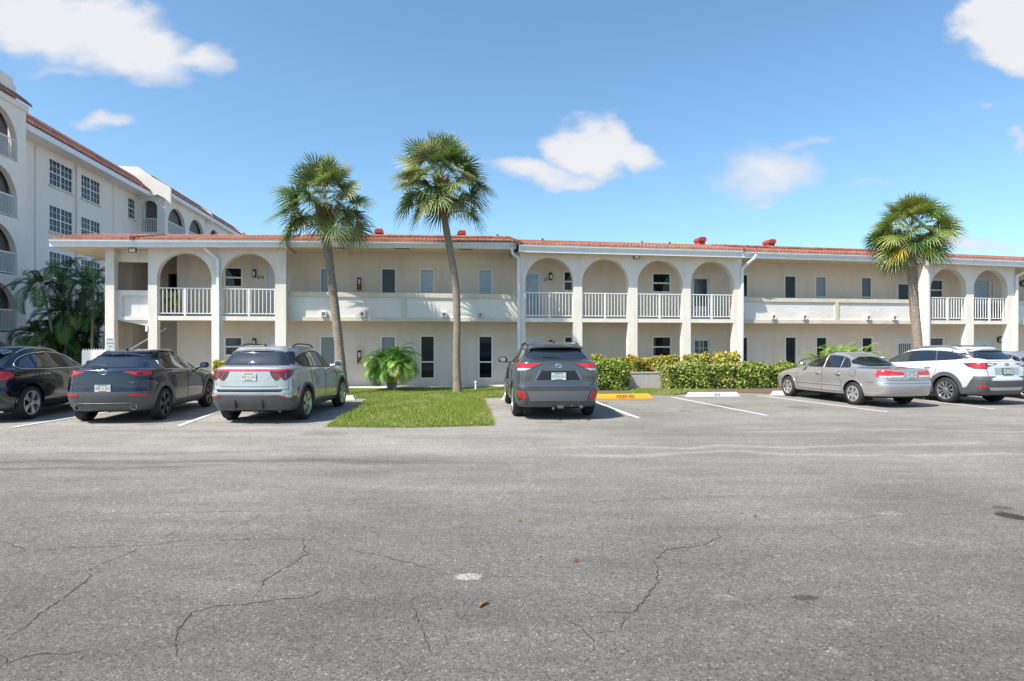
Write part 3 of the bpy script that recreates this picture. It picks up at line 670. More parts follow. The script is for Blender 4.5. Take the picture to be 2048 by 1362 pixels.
def railing(x0, x1, d=1.38, z0=FL + .03, z1=FL + .99, n=None, parent=None, post=True):
    mb = MB(); y = -d; parent = parent or B
    mb.box(x0, x1, y - .02, y + .02, z1 - .035, z1); mb.box(x0, x1, y - .015, y + .015, z0 + .05, z0 + .08)
    n = n or int(round((x1 - x0) / .135))
    for k in range(n + 1):
        x = x0 + (x1 - x0) * (k + .25) / (n + .5); w = .011
        mb.box(x - w, x + w, y - w, y + w, z0 + .075, z1 - .03)
    if post: xc = (x0 + x1) / 2; mb.box(xc - .03, xc + .03, y - .028, y + .028, z0 - .02, z1 - .02)
    return mb.build('railing', MT['rail'], parent)
def slab(x0, x1, d0, name='walkway_slab'):
    mb = MB(); mb.box(x0, x1, -d0, .02, FL - .15, FL); return mb.build(name, MT['ceil'], B)

D = 1.45
def arc_sec(sec, cols, apex, first, last):
    xs = [(bx(a, D), bx(b, D), bz((a + b) / 2, y, D)) for (a, b, y) in cols]
    x0, x1 = bx(first, D), bx(last, D); q = prof[sec]
    zt0 = gz(max(x0, q[0])) - q[4] + .03; zt1 = gz(min(x1, q[1] - .02)) - q[4] + .03
    arcade(x0, x1, xs, min(zt0, zt1 + 9), zt1)
    for (a, b, _) in xs: railing(a, b)
    slab(x0, x1, D - .27)
    return x0, x1
A0, A1 = arc_sec(1, [(314, 423, 505.4), (443, 550, 506.5)], None, 296, 572)
C0, C1 = arc_sec(3, [(1051, 1147, 515), (1164.5, 1257, 518), (1275, 1365.5, 520.7), (1381.5, 1467.5, 523)], None, 1039.5, 1483)
E0, E1 = arc_sec(5, [(1861.5, 1933, 536.5), (1947.6, 2015.5, 539.5)], None, 1847, 2030)
# balcony parapets
def parapet(xa, xb, d, posts, scup, zc1=3.60, zc0=3.43, zl1=2.685, zl0=2.545):
    mb = MB(); mb.box(xa, xb, -d, -d + .18, zl1 - .06, zc0 + .02); body = mb.build('balcony_parapet', MT['parapet'], B)
    mb = MB(); mb.box(xa, xb, -d - .05, -d + .22, zc0, zc1); mb.box(xa, xb, -d - .06, -d + .0, zl0, zl1)
    for p in posts: mb.box(p - .08, p + .08, -d - .045, -d - .0, zl1, zc0)
    mb.build('parapet_trim', MT['trimtan'], body)
    for p in scup:
        mb = MB(); s = .095; y0, y1 = -d - .13, -d - .002; z = zl1 + .02
        mb.box(p - s, p + s, y0, y1, z + .15, z + .18); mb.box(p - s, p + s, y0, y1, z - .01, z + .02); mb.box(p - s, p - s + .03, y0, y1, z + .02, z + .15); mb.box(p + s - .03, p + s, y0, y1, z + .02, z + .15)
        mb.build('scupper', MT['parapet'], body)
    mb = MB(); mb.box(xa, xb, -d + .0, .02, FL - .13, FL); mb.build('walkway_slab', MT['ceil'], B)
PB = 1.10
parapet(A1 + .002, C0 - .002, PB, [bx(806.5, PB)], [bx(p, PB) for p in (648, 725.5, 888, 960)])
parapet(C1 + .002, E0 - .002, PB, [bx(1672.5, PB)], [bx(p, PB) for p in (1545, 1607, 1734, 1786)], 3.575, 3.42, 2.68, 2.53)
parapet(E1 + .002, XR, PB, [], [], 3.575, 3.42, 2.68, 2.53)
# stair bay at the left end: pillar, lintel, boxed parapet, stair stringer
p0, p1 = bx(210, D), bx(228, D); c0 = A0; zt = gz(p0) - .21
mb = MB(); mb.box(p0, p1, -D, -D + .30, 0, zt); mb.box(p1, c0, -D + .30, -D + .48, bz(260, 524, D - .3), zt); mb.build('pillar', MT['stucco'], B)
mb = MB(); a, b = bx(232, 1.3), c0
za, zb = bz(262, 580.5, 1.3), bz(262, 640, 1.3)
mb.box(a, b, -1.20, -1.0, zb + .1, za - .02); mb.box(a, b, -1.30, -1.0, za - .18, za); mb.box(a, a + .17, -1.30, -1.0, zb, za - .18); mb.box(a + .17, b, -1.30, -1.0, zb, zb + .13)
mb.slopebox(a + .1, b, -1.25, -.9, zb - .02, zb, zb - .22, zb)
mb.build('balcony_parapet', MT['parapet'], B)
mb = MB(); mb.box(a, b, -1.0, .0, zb + .02, zb + .14); mb.build('walkway_slab', MT['ceil'], B)
mb = MB(); s0 = bx(262, .6); s1 = c0 + .1
n = 9
for k in range(n):
    t = k / n; mb.box(s0 - 1.2 + k * .26, s0 - 1.2 + (k + 1) * .26, -.7, -.05, .1 + k * .17, .1 + k * .17 + .06)
mb.build('stair', MT['backwall'], B)
mb = MB(); mb.tube([(s0 - .6, -.98, 1.05), (s0 + 1.3, -.98, 2.25)], .02, 6); mb.build('stair_handrail', MT['rail'], B)

# downspouts
def dspout(pts, d, name='downspout'):
    P = [Vector((bx(px, d), -d - dd, bz(px, py, d) if py is not None else .15)) for (px, py, dd) in pts]; mb = MB()
    for a, b in zip(P[:-1], P[1:]):
        dr = (b - a).normalized(); s = Vector((1, 0, 0)) if abs(dr.x) < .9 else Vector((0, 0, 1)); s = (s - dr * s.dot(dr)).normalized() * .047; t = dr.cross(s).normalized() * .035
        a2 = a - dr * .02; b2 = b + dr * .02; q = [a2 - s - t, a2 + s - t, a2 + s + t, a2 - s + t]; r = [b2 - s - t, b2 + s - t, b2 + s + t, b2 - s + t]; n0 = len(mb.v); mb.v += [tuple(v) for v in q + r]
        for f in ((3, 2, 1, 0), (4, 5, 6, 7), (0, 1, 5, 4), (1, 2, 6, 5), (2, 3, 7, 6), (3, 0, 4, 7)): mb.f.append(tuple(n0 + i for i in f)); mb.m.append(0)
    mb.build(name, MT['gutter'], B)
dspout([(415, 491, .3), (416, 500, .28), (436.5, 518, .06), (437.5, None, .05)], D)
dspout([(1021, 498, .25), (1024, 509, .22), (1036, 516, .07), (1037.5, None, .05)], D)
dspout([(1505, 512, .3), (1500, 520, .26), (1483, 537, .06), (1482, None, .05)], D)
dspout([(1845, 523, .25), (1846, 530, .22), (1853.5, 538, .06), (1854.5, None, .05)], D)
dspout([(2058, 530, .3), (2046, 542, .2), (2031, 552, .06), (2030.5, None, .05)], D)
# roof vents
for (px, py0, py1) in ((758, 458.5, 470), (923, 462, 473.5), (1402, 475, 488), (1541, 479.5, 492)):
    d = -1.6; x = bx(px, d); z0 = gz(x) + RH; z1 = bz(px, py0, d); w = .18
    mb = MB(); mb.box(x - w * .8, x + w * .8, 1.5, 1.95, z0 - .05, z1 - .16)
    mb.prism([(-w, 0), (-w, .10), (-w * .55, .17), (w * .75, .17), (w, .10), (w, 0)], lambda p, t, x=x, z=z1: (x + p[0], t, z - .17 + p[1]), 1.42, 2.0)
    mb.box(x - w * .86, x + w * .86, 1.46, 1.96, z1 - .21, z1 - .19); mb.build('roof_vent', MT['ventred'], B)
for px in (997, 1088, 1289, 1345):
    x = bx(px, -.6); z0 = gz(x) + RH; mb = MB(); mb.tube([(x, .9, z0 - .1), (x, .9, z0 + .16)], .03, 8); mb.lathe([(.0, .05), (.045, .04), (.045, 0), (.03, 0)], 'z', (x, .9, z0 + .14), 8); mb.build('vent_pipe', MT['black'], B)
# soffit vents (dark slots)
for a, b in ((666, 690), (789, 820), (917, 946)):
    x0, x1 = bx(a, 1.3), bx(b, 1.3); z = gz(x0) - .235; mb = MB(); mb.box(x0, x1, -1.38, -1.25, z, z + .012)
    mb.build('soffit_vent', MT['black'], B)

# ---- things fixed on the building (things of their own)
def site_thing(name, x, y, z, label, cat, group=None):
    o = empty(name, L(x, y, z), TH); return tag(o, label, cat, group)
def lantern(px, py, label, h=.34, d=0.0):
    x = bx(px, d); z = bz(px, py, d); t = site_thing('wall_lantern', x, -d, z, label, 'lantern', 'black wall lanterns')
    mb = MB(); mb.box(-.05, .05, -.03, .0, -.1, .1); mb.tube([(0, -.02, .06), (0, -.08, .14), (0, -.13, .13)], .012, 6)
    for a, b in ((-.055, -.19), (.043, -.19), (-.055, -.075), (.043, -.075)): mb.box(a, a + .012, b, b + .012, -.12, .1)
    mb.lathe([(.0, .17), (.02, .15), (.085, .10), (.085, .09)], 'z', (0, -.13, 0), 8); mb.lathe([(.075, -.12), (.06, -.15), (0, -.17)], 'z', (0, -.13, 0), 8)
    mb.build('bracket', MT['black'], t); g = MB(); g.lathe([(0, -.12), (.045, -.11), (.05, .05), (0, .09)], 'z', (0, -.13, 0), 8); g.build('lamp_glass', MT['lamp_glass'], t)
    return t
lantern(510, 547, 'black lantern hanging under the second arch from the left, upper floor')
lantern(510, 684, 'black lantern beside the ground floor door behind the silver SUV')
lantern(1100, 553, 'black lantern beside the upper door in the middle arcade, number 27 under it')
lantern(1100, 687, 'black lantern on the ground floor wall behind the dark grey SUV roof')
lantern(1996, 679, 'small dark lantern on the ground floor wall under the rightmost arch')
lantern(2041, 567, 'dark lantern on the upper wall at the right edge')
mb = MB(); x = bx(514, 0); mb.tube([(x - .2, -.02, 5.05), (x, -.02, 5.0), (x, -.02, bz(514, 540))], .008, 5); mb.build('cable_conduit', MT['frame'], B)
for txt, px, py in (('210', 521, 555), ('27', 1091, 560)):
    x, z = bx(px), bz(px, py); t = text_mesh(txt, .17, MT['black'], 'house_number', B, Matrix.Translation((x, -.012, z)) @ Matrix.Rotation(R(90), 4, 'X'), .006)
def floodlight(px, py, d, label, arm=True):
    x = bx(px, d); z = bz(px, py, d); t = site_thing('flood_light', x, -d, z, label, 'flood light', 'black flood lights under the eave')
    mb = MB(); mb.box(-.12, .12, -.03, .03, -.075, -.06); mb.box(-.12, .12, -.03, .03, .06, .075); mb.box(-.12, -.10, -.03, .03, -.06, .06); mb.box(.10, .12, -.03, .03, -.06, .06); mb.box(-.11, .11, .02, .04, -.07, .07)
    mb.box(-.03, .03, -.01, .03, .075, .15); mb.build('housing', MT['black'], t); g = MB(); g.box(-.10, .10, -.02, .0, -.06, .06); g.build('lens', MT['lamp_glass'], t)
floodlight(265, 500.5, 1.6, 'black flood light under the eave at the left end of the building')
floodlight(1273, 514, 1.5, 'black flood light above the piers of the middle arcade')
def cabinet(px0, px1, py0, py1, label):
    x0, x1 = bx(px0), bx(px1); z0, z1 = bz(px0, py1), bz(px0, py0); w, h = (x1 - x0) / 2, (z1 - z0) / 2
    t = site_thing('extinguisher_cabinet', (x0 + x1) / 2, 0, (z0 + z1) / 2, label, 'fire cabinet', 'fire extinguisher cabinets on the tan wall')
    mb = MB(); f = .03; mb.box(-w, -w + f, -.08, -.003, -h, h); mb.box(w - f, w, -.08, -.003, -h, h); mb.box(-w + f, w - f, -.08, -.003, h - f, h); mb.box(-w + f, w - f, -.08, -.003, -h, -h + f); mb.build('frame', MT['cabinet'], t)
    mb = MB(); mb.box(-w + f, w - f, -.02, -.006, -h + f, h - f); mb.build('back_panel', MT['black'], t)
    mb = MB(); mb.lathe([(0, -h + .04), (.055, -h + .04), (.058, -h * .1), (.04, .02), (.02, .05), (.02, .09), (0, .1)], 'z', (0, -.055, 0), 12); ex = mb.build('extinguisher', MT['red'], t, smooth=True)
    mb = MB(); mb.box(-.045, .045, -.118, -.112, -h * .0, h * .62); mb.build('label_card', MT['plate'], ex)
cabinet(712.4, 725, 553.5, 582.5, 'fire extinguisher cabinet on the upper floor wall above the parapet')
cabinet(713, 725.3, 699, 728.5, 'fire extinguisher cabinet on the ground floor wall left of the bushy palm')
# notice board on the left pillar
x0 = bx(212, 1.5); t = site_thing('notice_board', x0, -D - .03, 1.1, 'white notice board fixed on the leftmost pillar', 'notice board')
mb = MB(); mb.box(0, .26, 0, .025, .18, .62); mb.box(0, .26, 0, .025, .64, .82); mb.build('panel', MT['plate'], t)
mb = MB(); mb.box(.0, .26, -.003, .0, .622, .638); mb.build('divider', MT['black'], t)
mb = MB()
for (a, b, z) in ((.03, .06, .74), (.07, .2, .745), (.08, .15, .5), (.16, .19, .505), (.07, .1, .26), (.14, .2, .262)): mb.box(a, b, -.004, -.001, z, z + .018)
mb.build('print', MT['alloydark'], t)
# wall boxes
mb = MB(); mb.box(bx(291, D) , bx(295.5, D), -D - .02, -D + .1, bz(293, 663, D), bz(293, 652, D)); mb.build('wall_box', MT['frame'], B)
# ------------------------------------------------------------------ tall apartment block on the left (faces the car park sideways)
T = empty('apartment_tower', L(-24.42, 0), TH)
tag(T, 'tall white apartment block with stacked arched balconies at the left edge', 'building')
XF, XN, XB = -24.42, -21.9, -22.5
def ty(px, xc):
    Z = (xc + Y0 * ST) / (rr_(px) * CT + ST); return Z * (-rr_(px) * ST + CT) - Y0 * CT
def tz(px, py, xc):
    Z = (xc + Y0 * ST) / (rr_(px) * CT + ST); return EYE + (CY - py) / F * Z
q = lambda x: x - XF      # site x -> tower-local x
# helper frame: window() on a +x facing wall is built with T(a,b,c) = (-b, a, c): a runs into depth, b = distance behind the face
def wall_x(mb, x, y0, y1, z0, z1, holes, rev=.15, inner=None):
    ys = sorted({y0, y1, *[h[0] for h in holes], *[h[1] for h in holes]}); zs = sorted({z0, z1, *[h[2] for h in holes], *[h[3] for h in holes]})
    for a, b in zip(ys[:-1], ys[1:]):
        for c, d in zip(zs[:-1], zs[1:]):
            if any(h[0] < (a + b) / 2 < h[1] and h[2] < (c + d) / 2 < h[3] for h in holes): continue
            mb.quad((x, a, c), (x, b, c), (x, b, d), (x, a, d))
    for (a, b, c, d) in [h[:4] for h in holes]:
        mb.quad((x, a, c), (x, a, d), (x - rev, a, d), (x - rev, a, c)); mb.quad((x, b, c), (x - rev, b, c), (x - rev, b, d), (x, b, d))
        mb.quad((x, a, d), (x, b, d), (x - rev, b, d), (x - rev, a, d)); mb.quad((x, a, c), (x - rev, a, c), (x - rev, b, c), (x, b, c))
yN = ty(52, XN); yB = 25.2; yEnd = 62.0; zW = 12.72
holes = []; tops = [12.25, 9.6, 6.95, 4.3, 1.65]
for (pa, pb, hh, kind) in ((98, 145.5, 1.55, 4), (162, 200.5, 1.55, 4), (256, 270.5, 1.5, 2)):
    for t in tops:
        if kind == 2 and t < 9: continue
        holes.append((ty(pa, XF), ty(pb, XF), t - hh, t, kind))
mb = MB(); wall_x(mb, 0, yN - 3, yB, -.1, zW, holes)
mb.box(0, .12, ty(150.5, XF), ty(156, XF), 0, zW); mb.box(q(XF) - .001 + .0, .05, ty(226, XF), ty(228.2, XF), 0, zW)
mb.quad((-12, yN - 3, 0), (-12, yN - 3, zW), (-12, yEnd, zW), (-12, yEnd, 0))
mb.build('wall', MT['tower'], T, fix=False)
for (a, b, c, d, k) in holes:
    # window() maps a->y, b->-x
    o = window(a, b, c, d, .02, T, 'glass', (.5,), (k + 2 if k == 4 else 3, 4), .06, normal='x')
    s = MB(); s.box(-.02, .07, a - .05, b + .05, c - .10, c - .002); s.build('sill', MT['trimtan'], o)
mb = MB(); mb.tube([(.03, ty(70, XF), 0), (.03, ty(70, XF), zW)], .03, 6); mb.build('downspout', MT['gutter'], T)
# eave
def eave(y0, y1, x0, zf=12.62, ov=1.0, h=.30, d=1.2, rise=1.1):
    mb = MB(); mb.box(x0 - .3, x0 + ov - .05, y0, y1, zf, zf + .06); mb.build('soffit', MT['tower'], T)
    mb = MB(); mb.box(x0 + ov - .048, x0 + ov, y0, y1, zf - .02, zf + h); mb.build('fascia', MT['gutter'], T)
    o = tiles('tile_roof', y0, y1, lambda x: zf + h + .03, -(x0 + ov + .04), d, rise, T, pitch=.30, course=.4, amp=.05, axis='y')
    mb = MB(); mb.box(x0 + ov - d - 8, x0 + ov - d + .05, y0, y1, zf + h - .2, zf + h + rise + .02); mb.build('roof_deck', MT['conc'], T)
eave(yN - .0, yB - .02, 0)
# arched balcony blocks
def arch_block(x, y0, y1, opens, floors, ztop, depth=1.6, backm='tower_shade', hwid=None):
    """wall facing +x at x with arches; opens=[(ya,yb)], floors=[z]"""
    th = .25; mb = MB(); edges = [y0] + [e for o in opens for e in o] + [y1]
    for i in range(0, len(edges), 2): mb.box(x - th, x, edges[i], edges[i + 1], -.1, ztop)
    for (a, b) in opens:
        yc, hw = (a + b) / 2, (b - a) / 2
        for i, fz in enumerate(floors):
            nz = floors[i + 1] if i + 1 < len(floors) else ztop
            ap = fz + 2.22; rz = min(hw, 1.5); zs = ap - rz; n = 20
            arc = [(yc - hw * math.cos(math.pi * k / n), zs + rz * math.sin(math.pi * k / n)) for k in range(n + 1)]
            for p, r in zip(arc[:-1], arc[1:]):
                mb.quad((x, p[0], p[1]), (x, r[0], r[1]), (x, r[0], nz), (x, p[0], nz))
                mb.quad((x - th, p[0], p[1]), (x - th, p[0], nz), (x - th, r[0], nz), (x - th, r[0], r[1]))
                mb.quad((x, p[0], p[1]), (x - th, p[0], p[1]), (x - th, r[0], r[1]), (x, r[0], r[1]))
            mb.box(x - depth, x - .02, a, b, fz - .2, fz)
        mb.quad((x - depth, a - .2, 0), (x - depth, b + .2, 0), (x - depth, b + .2, ztop), (x - depth, a - .2, ztop))
    o = mb.build('arcade', MT['tower'], T, fix=False)
    for (a, b) in opens:
        for fz in floors:
            r = MB(); r.box(x - .14, x - .10, a, b, fz + .98, fz + 1.03); r.box(x - .135, x - .105, a, b, fz + .08, fz + .11)
            n = int((b - a) / .14)
            for k in range(n + 1):
                yy = a + (b - a) * (k + .5) / (n + 1); r.box(x - .132, x - .108, yy - .014, yy + .014, fz + .1, fz + .99)
            r.build('railing', MT['rail'], T)
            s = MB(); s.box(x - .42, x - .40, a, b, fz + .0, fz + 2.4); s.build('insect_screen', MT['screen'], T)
    return o
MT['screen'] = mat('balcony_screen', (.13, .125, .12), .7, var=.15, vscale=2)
fl = [-.4, 2.2, 4.8, 7.4, 10.0]
ya, yb = ty(-62, XN), ty(35, XN)
arch_block(q(XN), ty(-400, XN), yN, [(ya - 3.6, yb - 3.6), (ya, yb)], fl, 12.52)
mb = MB(); mb.box(-10, q(XN) - .01, yN - .26, yN - .01, 0, 12.5); mb.build('wall', MT['tower'], T)
x0 = q(XN)
mb = MB(); mb.box(x0 - .2, x0 + .10, ty(-400, XN), yN + .03, 12.52, 12.78); mb.build('fascia', MT['tower'], T)
tiles('tile_roof', ty(-400, XN), yN + .12, lambda x: 12.80, -(x0 + .2), .55, .5, T, pitch=.30, course=.28, amp=.05, axis='y')
mb = MB(); mb.box(x0 - .9, x0 - .32, ty(-400, XN), yN - .35, 12.4, 13.95); mb.box(x0 - .9, x0 - .36, yN - .34, yN - .1, 12.4, 13.7); mb.build('roof_parapet', MT['tower'], T)
# far block: end face towards the car park, then arches along its side
bxr = q(XB)
mb = MB(); oa, ob = .28, bxr - .55; xc = (oa + ob) / 2; hw = (ob - oa) / 2
mb.box(0, oa, yB, yB + .25, 0, 12.7); mb.box(ob, bxr, yB, yB + .25, 0, 12.7)
for fz in fl[1:]:
    zs = fz + 2.35 - hw; n = 16; arc = [(xc - hw * math.cos(math.pi * k / n), zs + hw * math.sin(math.pi * k / n)) for k in range(n + 1)]; nz = fz + 2.6 if fz < 10 else 12.7
    for p, r in zip(arc[:-1], arc[1:]):
        mb.quad((p[0], yB, p[1]), (r[0], yB, r[1]), (r[0], yB, nz), (p[0], yB, nz)); mb.quad((p[0], yB, p[1]), (p[0], yB + .25, p[1]), (r[0], yB + .25, r[1]), (r[0], yB, r[1]))
    mb.box(oa, ob, yB + .02, yB + 1.8, fz - .2, fz)
mb.build('arcade', MT['tower'], T, fix=False)
for fz in fl[2:]:
    r = MB(); r.box(oa, ob, yB + .1, yB + .14, fz + .98, fz + 1.03)
    for k in range(9): xx = oa + (ob - oa) * (k + .5) / 9; r.box(xx - .018, xx + .018, yB + .108, yB + .132, fz + .05, fz + .99)
    r.build('railing', MT['rail'], T)
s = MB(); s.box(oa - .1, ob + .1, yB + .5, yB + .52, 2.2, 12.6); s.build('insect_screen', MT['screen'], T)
farops = [(ty(336, XB), ty(371, XB)), (ty(378, XB), ty(409, XB)), (ty(418, XB), ty(440, XB))]
arch_block(bxr, yB + .25, yEnd, farops, fl[2:], 12.7)
eave(yB + .3, yEnd, bxr, 12.7, .45, .28, 1.6, 1.25)
def firewall(y, s=1.0, nm='fire_wall'):
    mb = MB(); pts = [(-1.2, 12.0), (-1.2, 14.75), (.15, 14.75), (.9, 14.2), (2.35, 13.35), (2.42, 13.2), (2.42, 12.1), (2.0, 12.5), (1.5, 12.75)]
    mb.prism([(p[0] + .0, p[1]) for p in pts], lambda p, t: (p[0], t, p[1]), y, y + .28); mb.build(nm, MT['tower'], T)
firewall(yB - .30); firewall(yB + 9.0); firewall(yB + 19)
mb = MB(); mb.box(-11, bxr - 1.5, yB + .3, yEnd, 0, 12.6); mb.build('wall', MT['tower'], T)
# white picket fence between the palm clump and the building
fe = empty('picket_fence', L(-20.6, .4), TH); tag(fe, 'white picket fence below the dark palm clump', 'fence')
xa, xb2 = bx(166, -.4), bx(209, -.4)
def lx(px): return bx(px, -.4) + 20.6
n = 9
for k in range(n):
    x = lx(167) + (lx(209) - lx(167)) * k / (n - 1); mb = MB(); w = .05
    mb.prism([(-w, .1), (w, .1), (w, 1.42), (0, 1.52), (-w, 1.42)], lambda p, t, x=x: (x + p[0], t, p[1]), -.012, .012); mb.build('picket', MT['rail'], fe)
for z in (.5, 1.2): mb = MB(); mb.box(lx(165), lx(210), .013, .05, z, z + .08); mb.build('fence_rail', MT['rail'], fe)
# ------------------------------------------------------------------ plants
def unit(v): return v / (np.linalg.norm(v, axis=-1, keepdims=True) + 1e-9)
def rot_frame(d, up=None):
    d = np.array(d, float); d /= np.linalg.norm(d); up = np.array([0, 0, 1.]) if up is None else up
    s = np.cross(d, up); 
    if np.linalg.norm(s) < 1e-3: s = np.array([1., 0, 0])
    s /= np.linalg.norm(s); n = np.cross(s, d); return d, s, n
rng = np.random.RandomState(11)

def fan_leaf(org, direc, pet, rad, droop, tint, V, C, nseg=30, spread=2.35):
    """costapalmate fan: petiole then a folded fan of narrow segments with drooping tips"""
    d, s, n = rot_frame(direc); roll = rng.uniform(-.9, .9); s, n = s * math.cos(roll) + n * math.sin(roll), n * math.cos(roll) - s * math.sin(roll)
    org = np.array(org, float)
    # petiole (bends down under its own weight)
    pts = []
    for k in range(5):
        t = k / 4; pts.append(org + d * pet * t + np.array([0, 0, -1]) * pet * .16 * t * t * (1 + droop))
    dd = unit(pts[-1] - pts[-2]); dd, s2, n2 = rot_frame(dd); s2 = s2 * math.cos(roll) + n2 * math.sin(roll); n2 = np.cross(s2, dd)
    w = .016
    for a, b in zip(pts[:-1], pts[1:]): V.append([a - s * w, a + s * w, b + s * w, b - s * w]); C.append(tint * .9 + np.array([.05, .04, 0]))
    hub = pts[-1]; g = np.array([0, 0, -1.])
    for k in range(nseg):
        u = -1 + 2 * (k + .5) / nseg; a = u * spread / 1.0 * (.92 + .08 * rng.rand())
        dirk = dd * math.cos(a) + s2 * math.sin(a)
        cup = n2 * (.16 + .20 * abs(u)) ; dirk = unit(dirk + cup * .6)
        ln = rad * (1.0 - .30 * abs(u) ** 2) * rng.uniform(.88, 1.08); hubk = hub + dd * .0
        side = np.cross(dirk, n2); side = unit(side); fold = .018 * (1 if k % 2 else -1)
        wd = .55 * rad * spread * 2 / nseg * .5
        st = [0, .35, .65, .85, 1.0]; ww = [.006, wd * .85, wd * .62, wd * .30, .002]; P = []
        dr = (droop * .55 + rng.uniform(0, .25)) * ln
        for t in st: P.append(hubk + dirk * ln * t + g * dr * max(0, t - .3) ** 2 * 1.25 + n2 * fold * (1 if 0 < t < .7 else 0))
        tk = tint * rng.uniform(.8, 1.2)
        for i in range(4):
            V.append([P[i] - side * ww[i], P[i] + side * ww[i], P[i + 1] + side * ww[i + 1], P[i + 1] - side * ww[i + 1]]); C.append(tk * (1 + .12 * i))

def sabal(name, base, path, crown, r0, r1, nleaf, rad, pet, label, boots=True, seed=1, bias=0, greens=None, low=-36, yellow=.0):
    """path: list of (x,y,z) along trunk; crown: centre"""
    global rng; rng = np.random.RandomState(seed); random.seed(seed)
    t = empty(name, base); tag(t, label, 'palm tree', 'tall fan palms in front of the building'); b = Vector(base)
    P = [Vector(p) for p in path]; Q = []
    for i in range(len(P) - 1):          # catmull
        p0 = P[max(i - 1, 0)]; p1, p2 = P[i], P[i + 1]; p3 = P[min(i + 2, len(P) - 1)]
        for k in range(14):
            u = k / 14; Q.append(.5 * ((2 * p1) + (-p0 + p2) * u + (2 * p0 - 5 * p1 + 4 * p2 - p3) * u * u + (-p0 + 3 * p1 - 3 * p2 + p3) * u ** 3))
    Q.append(P[-1]); n = len(Q)
    def rad_at(t_):
        fl = .05 * math.exp(-t_ * 18); return r0 + (r1 - r0) * t_ + fl
    mb = MB(); rs = [rad_at(i / (n - 1)) * (1 + random.uniform(-.04, .04)) for i in range(n)]
    mb.tube([q_ - b for q_ in Q], rs, 14); tr = mb.build('trunk', MT['bark'], t, smooth=True, angle=80)
    # leaf scars: thin uneven rings up the trunk
    top = Q[-1]; c = Vector(crown)
    if boots:
        mb = MB(); nb = 0
        for k in range(86):
            h = k / 86; pos = Q[int((n - 1) * (1 - .17 * (1 - h)))] ; ang = k * 2.4; rr = rad_at(.9) * (1.15 + .45 * h)
            o = pos + Vector((math.cos(ang), math.sin(ang), 0)) * rr * .92 - b; up = Vector((math.cos(ang) * .55, math.sin(ang) * .55, 1)).normalized(); sd = Vector((-math.sin(ang), math.cos(ang), 0))
            ln = random.uniform(.14, .26); w0, w1 = .065, .035; out = Vector((math.cos(ang), math.sin(ang), 0)) * .02
            a1, a2 = o - sd * w0, o + sd * w0; b1, b2 = o + up * ln - sd * w1, o + up * ln + sd * w1
            mb.quad(a1 + out, a2 + out, b2 + out, b1 + out); mb.quad(a1 - out, b1 - out, b2 - out, a2 - out); mb.quad(b1 + out, b2 + out, b2 - out, b1 - out); mb.quad(a1 + out, b1 + out, b1 - out, a1 - out); mb.quad(a2 + out, a2 - out, b2 - out, b2 + out)
        mb.build('old_leaf_bases', MT['boots'], t, fix=False)
    V, C = [], []; gr = greens or [np.array([.12, .165, .05]), np.array([.065, .105, .035]), np.array([.26, .27, .13])]
    for k in range(nleaf):
        f = (k + .5) / nleaf; el = math.radians(86 - (86 - low) * f ** .85 + rng.uniform(-8, 8)); az = k * 2.39996 + rng.uniform(-.25, .25) + bias
        d = [math.cos(el) * math.cos(az), math.cos(el) * math.sin(az), math.sin(el)]
        tint = gr[rng.choice(len(gr), p=[.45, .3, .25])] * rng.uniform(.85, 1.2)
        if f > .72 and rng.rand() < yellow: tint = np.array([.40, .30, .05])
        if f > .93 and rng.rand() < .08: tint = np.array([.28, .20, .10])
        o = np.array(c - b) + np.array(d) * .12 + np.array([0, 0, -.12 * f])
        fan_leaf(o, d, pet * rng.uniform(.75, 1.15), rad * rng.uniform(.85, 1.1), .18 + .5 * f, tint, V, C)
    o = np_mesh('crown', V, 4, MT['leaf'], t, np.array(C)); return t

def at(px, py, Z): return ((px - CX) / F * Z, Z, EYE + (CY - py) / F * Z)
Z1, Z2, Z3 = 20.2, 20.9, 21.5
sabal('sabal_palm', at(686, 788, Z1)[:2] + (0,), [at(688, 790, Z1), at(679, 700, Z1), at(670, 620, Z1), at(659, 530, Z1), at(652, 470, Z1), at(648, 420, Z1)], at(647, 402, Z1), .148, .138, 60, .76, .98,
      'fan palm rising behind the silver SUV, its crown over the roof edge', seed=3)
sabal('sabal_palm', at(915, 787, Z2)[:2] + (0,), [at(915, 789, Z2), at(913, 715, Z2), at(914, 640, Z2), at(911, 570, Z2), at(900, 500, Z2), at(888, 430, Z2), at(882, 360, Z2)], at(881, 356, Z2), .13, .12, 66, .80, 1.05,
      'tallest fan palm with a bent trunk standing on the grass island', seed=5, greens=[np.array([.13, .17, .045]), np.array([.07, .115, .035]), np.array([.28, .28, .13])])
sabal('sabal_palm', at(1838, 785, Z3)[:2] + (0,), [at(1842, 787, Z3), at(1836, 700, Z3), at(1829, 620, Z3), at(1825, 560, Z3), at(1822, 505, Z3), at(1822, 478, Z3)], at(1823, 454, Z3), .16, .145, 62, .70, .78,
      'fan palm behind the white wagon at the right', boots=False, seed=9, greens=[np.array([.11, .16, .03]), np.array([.06, .11, .025]), np.array([.20, .22, .05])], low=-44, yellow=.12)

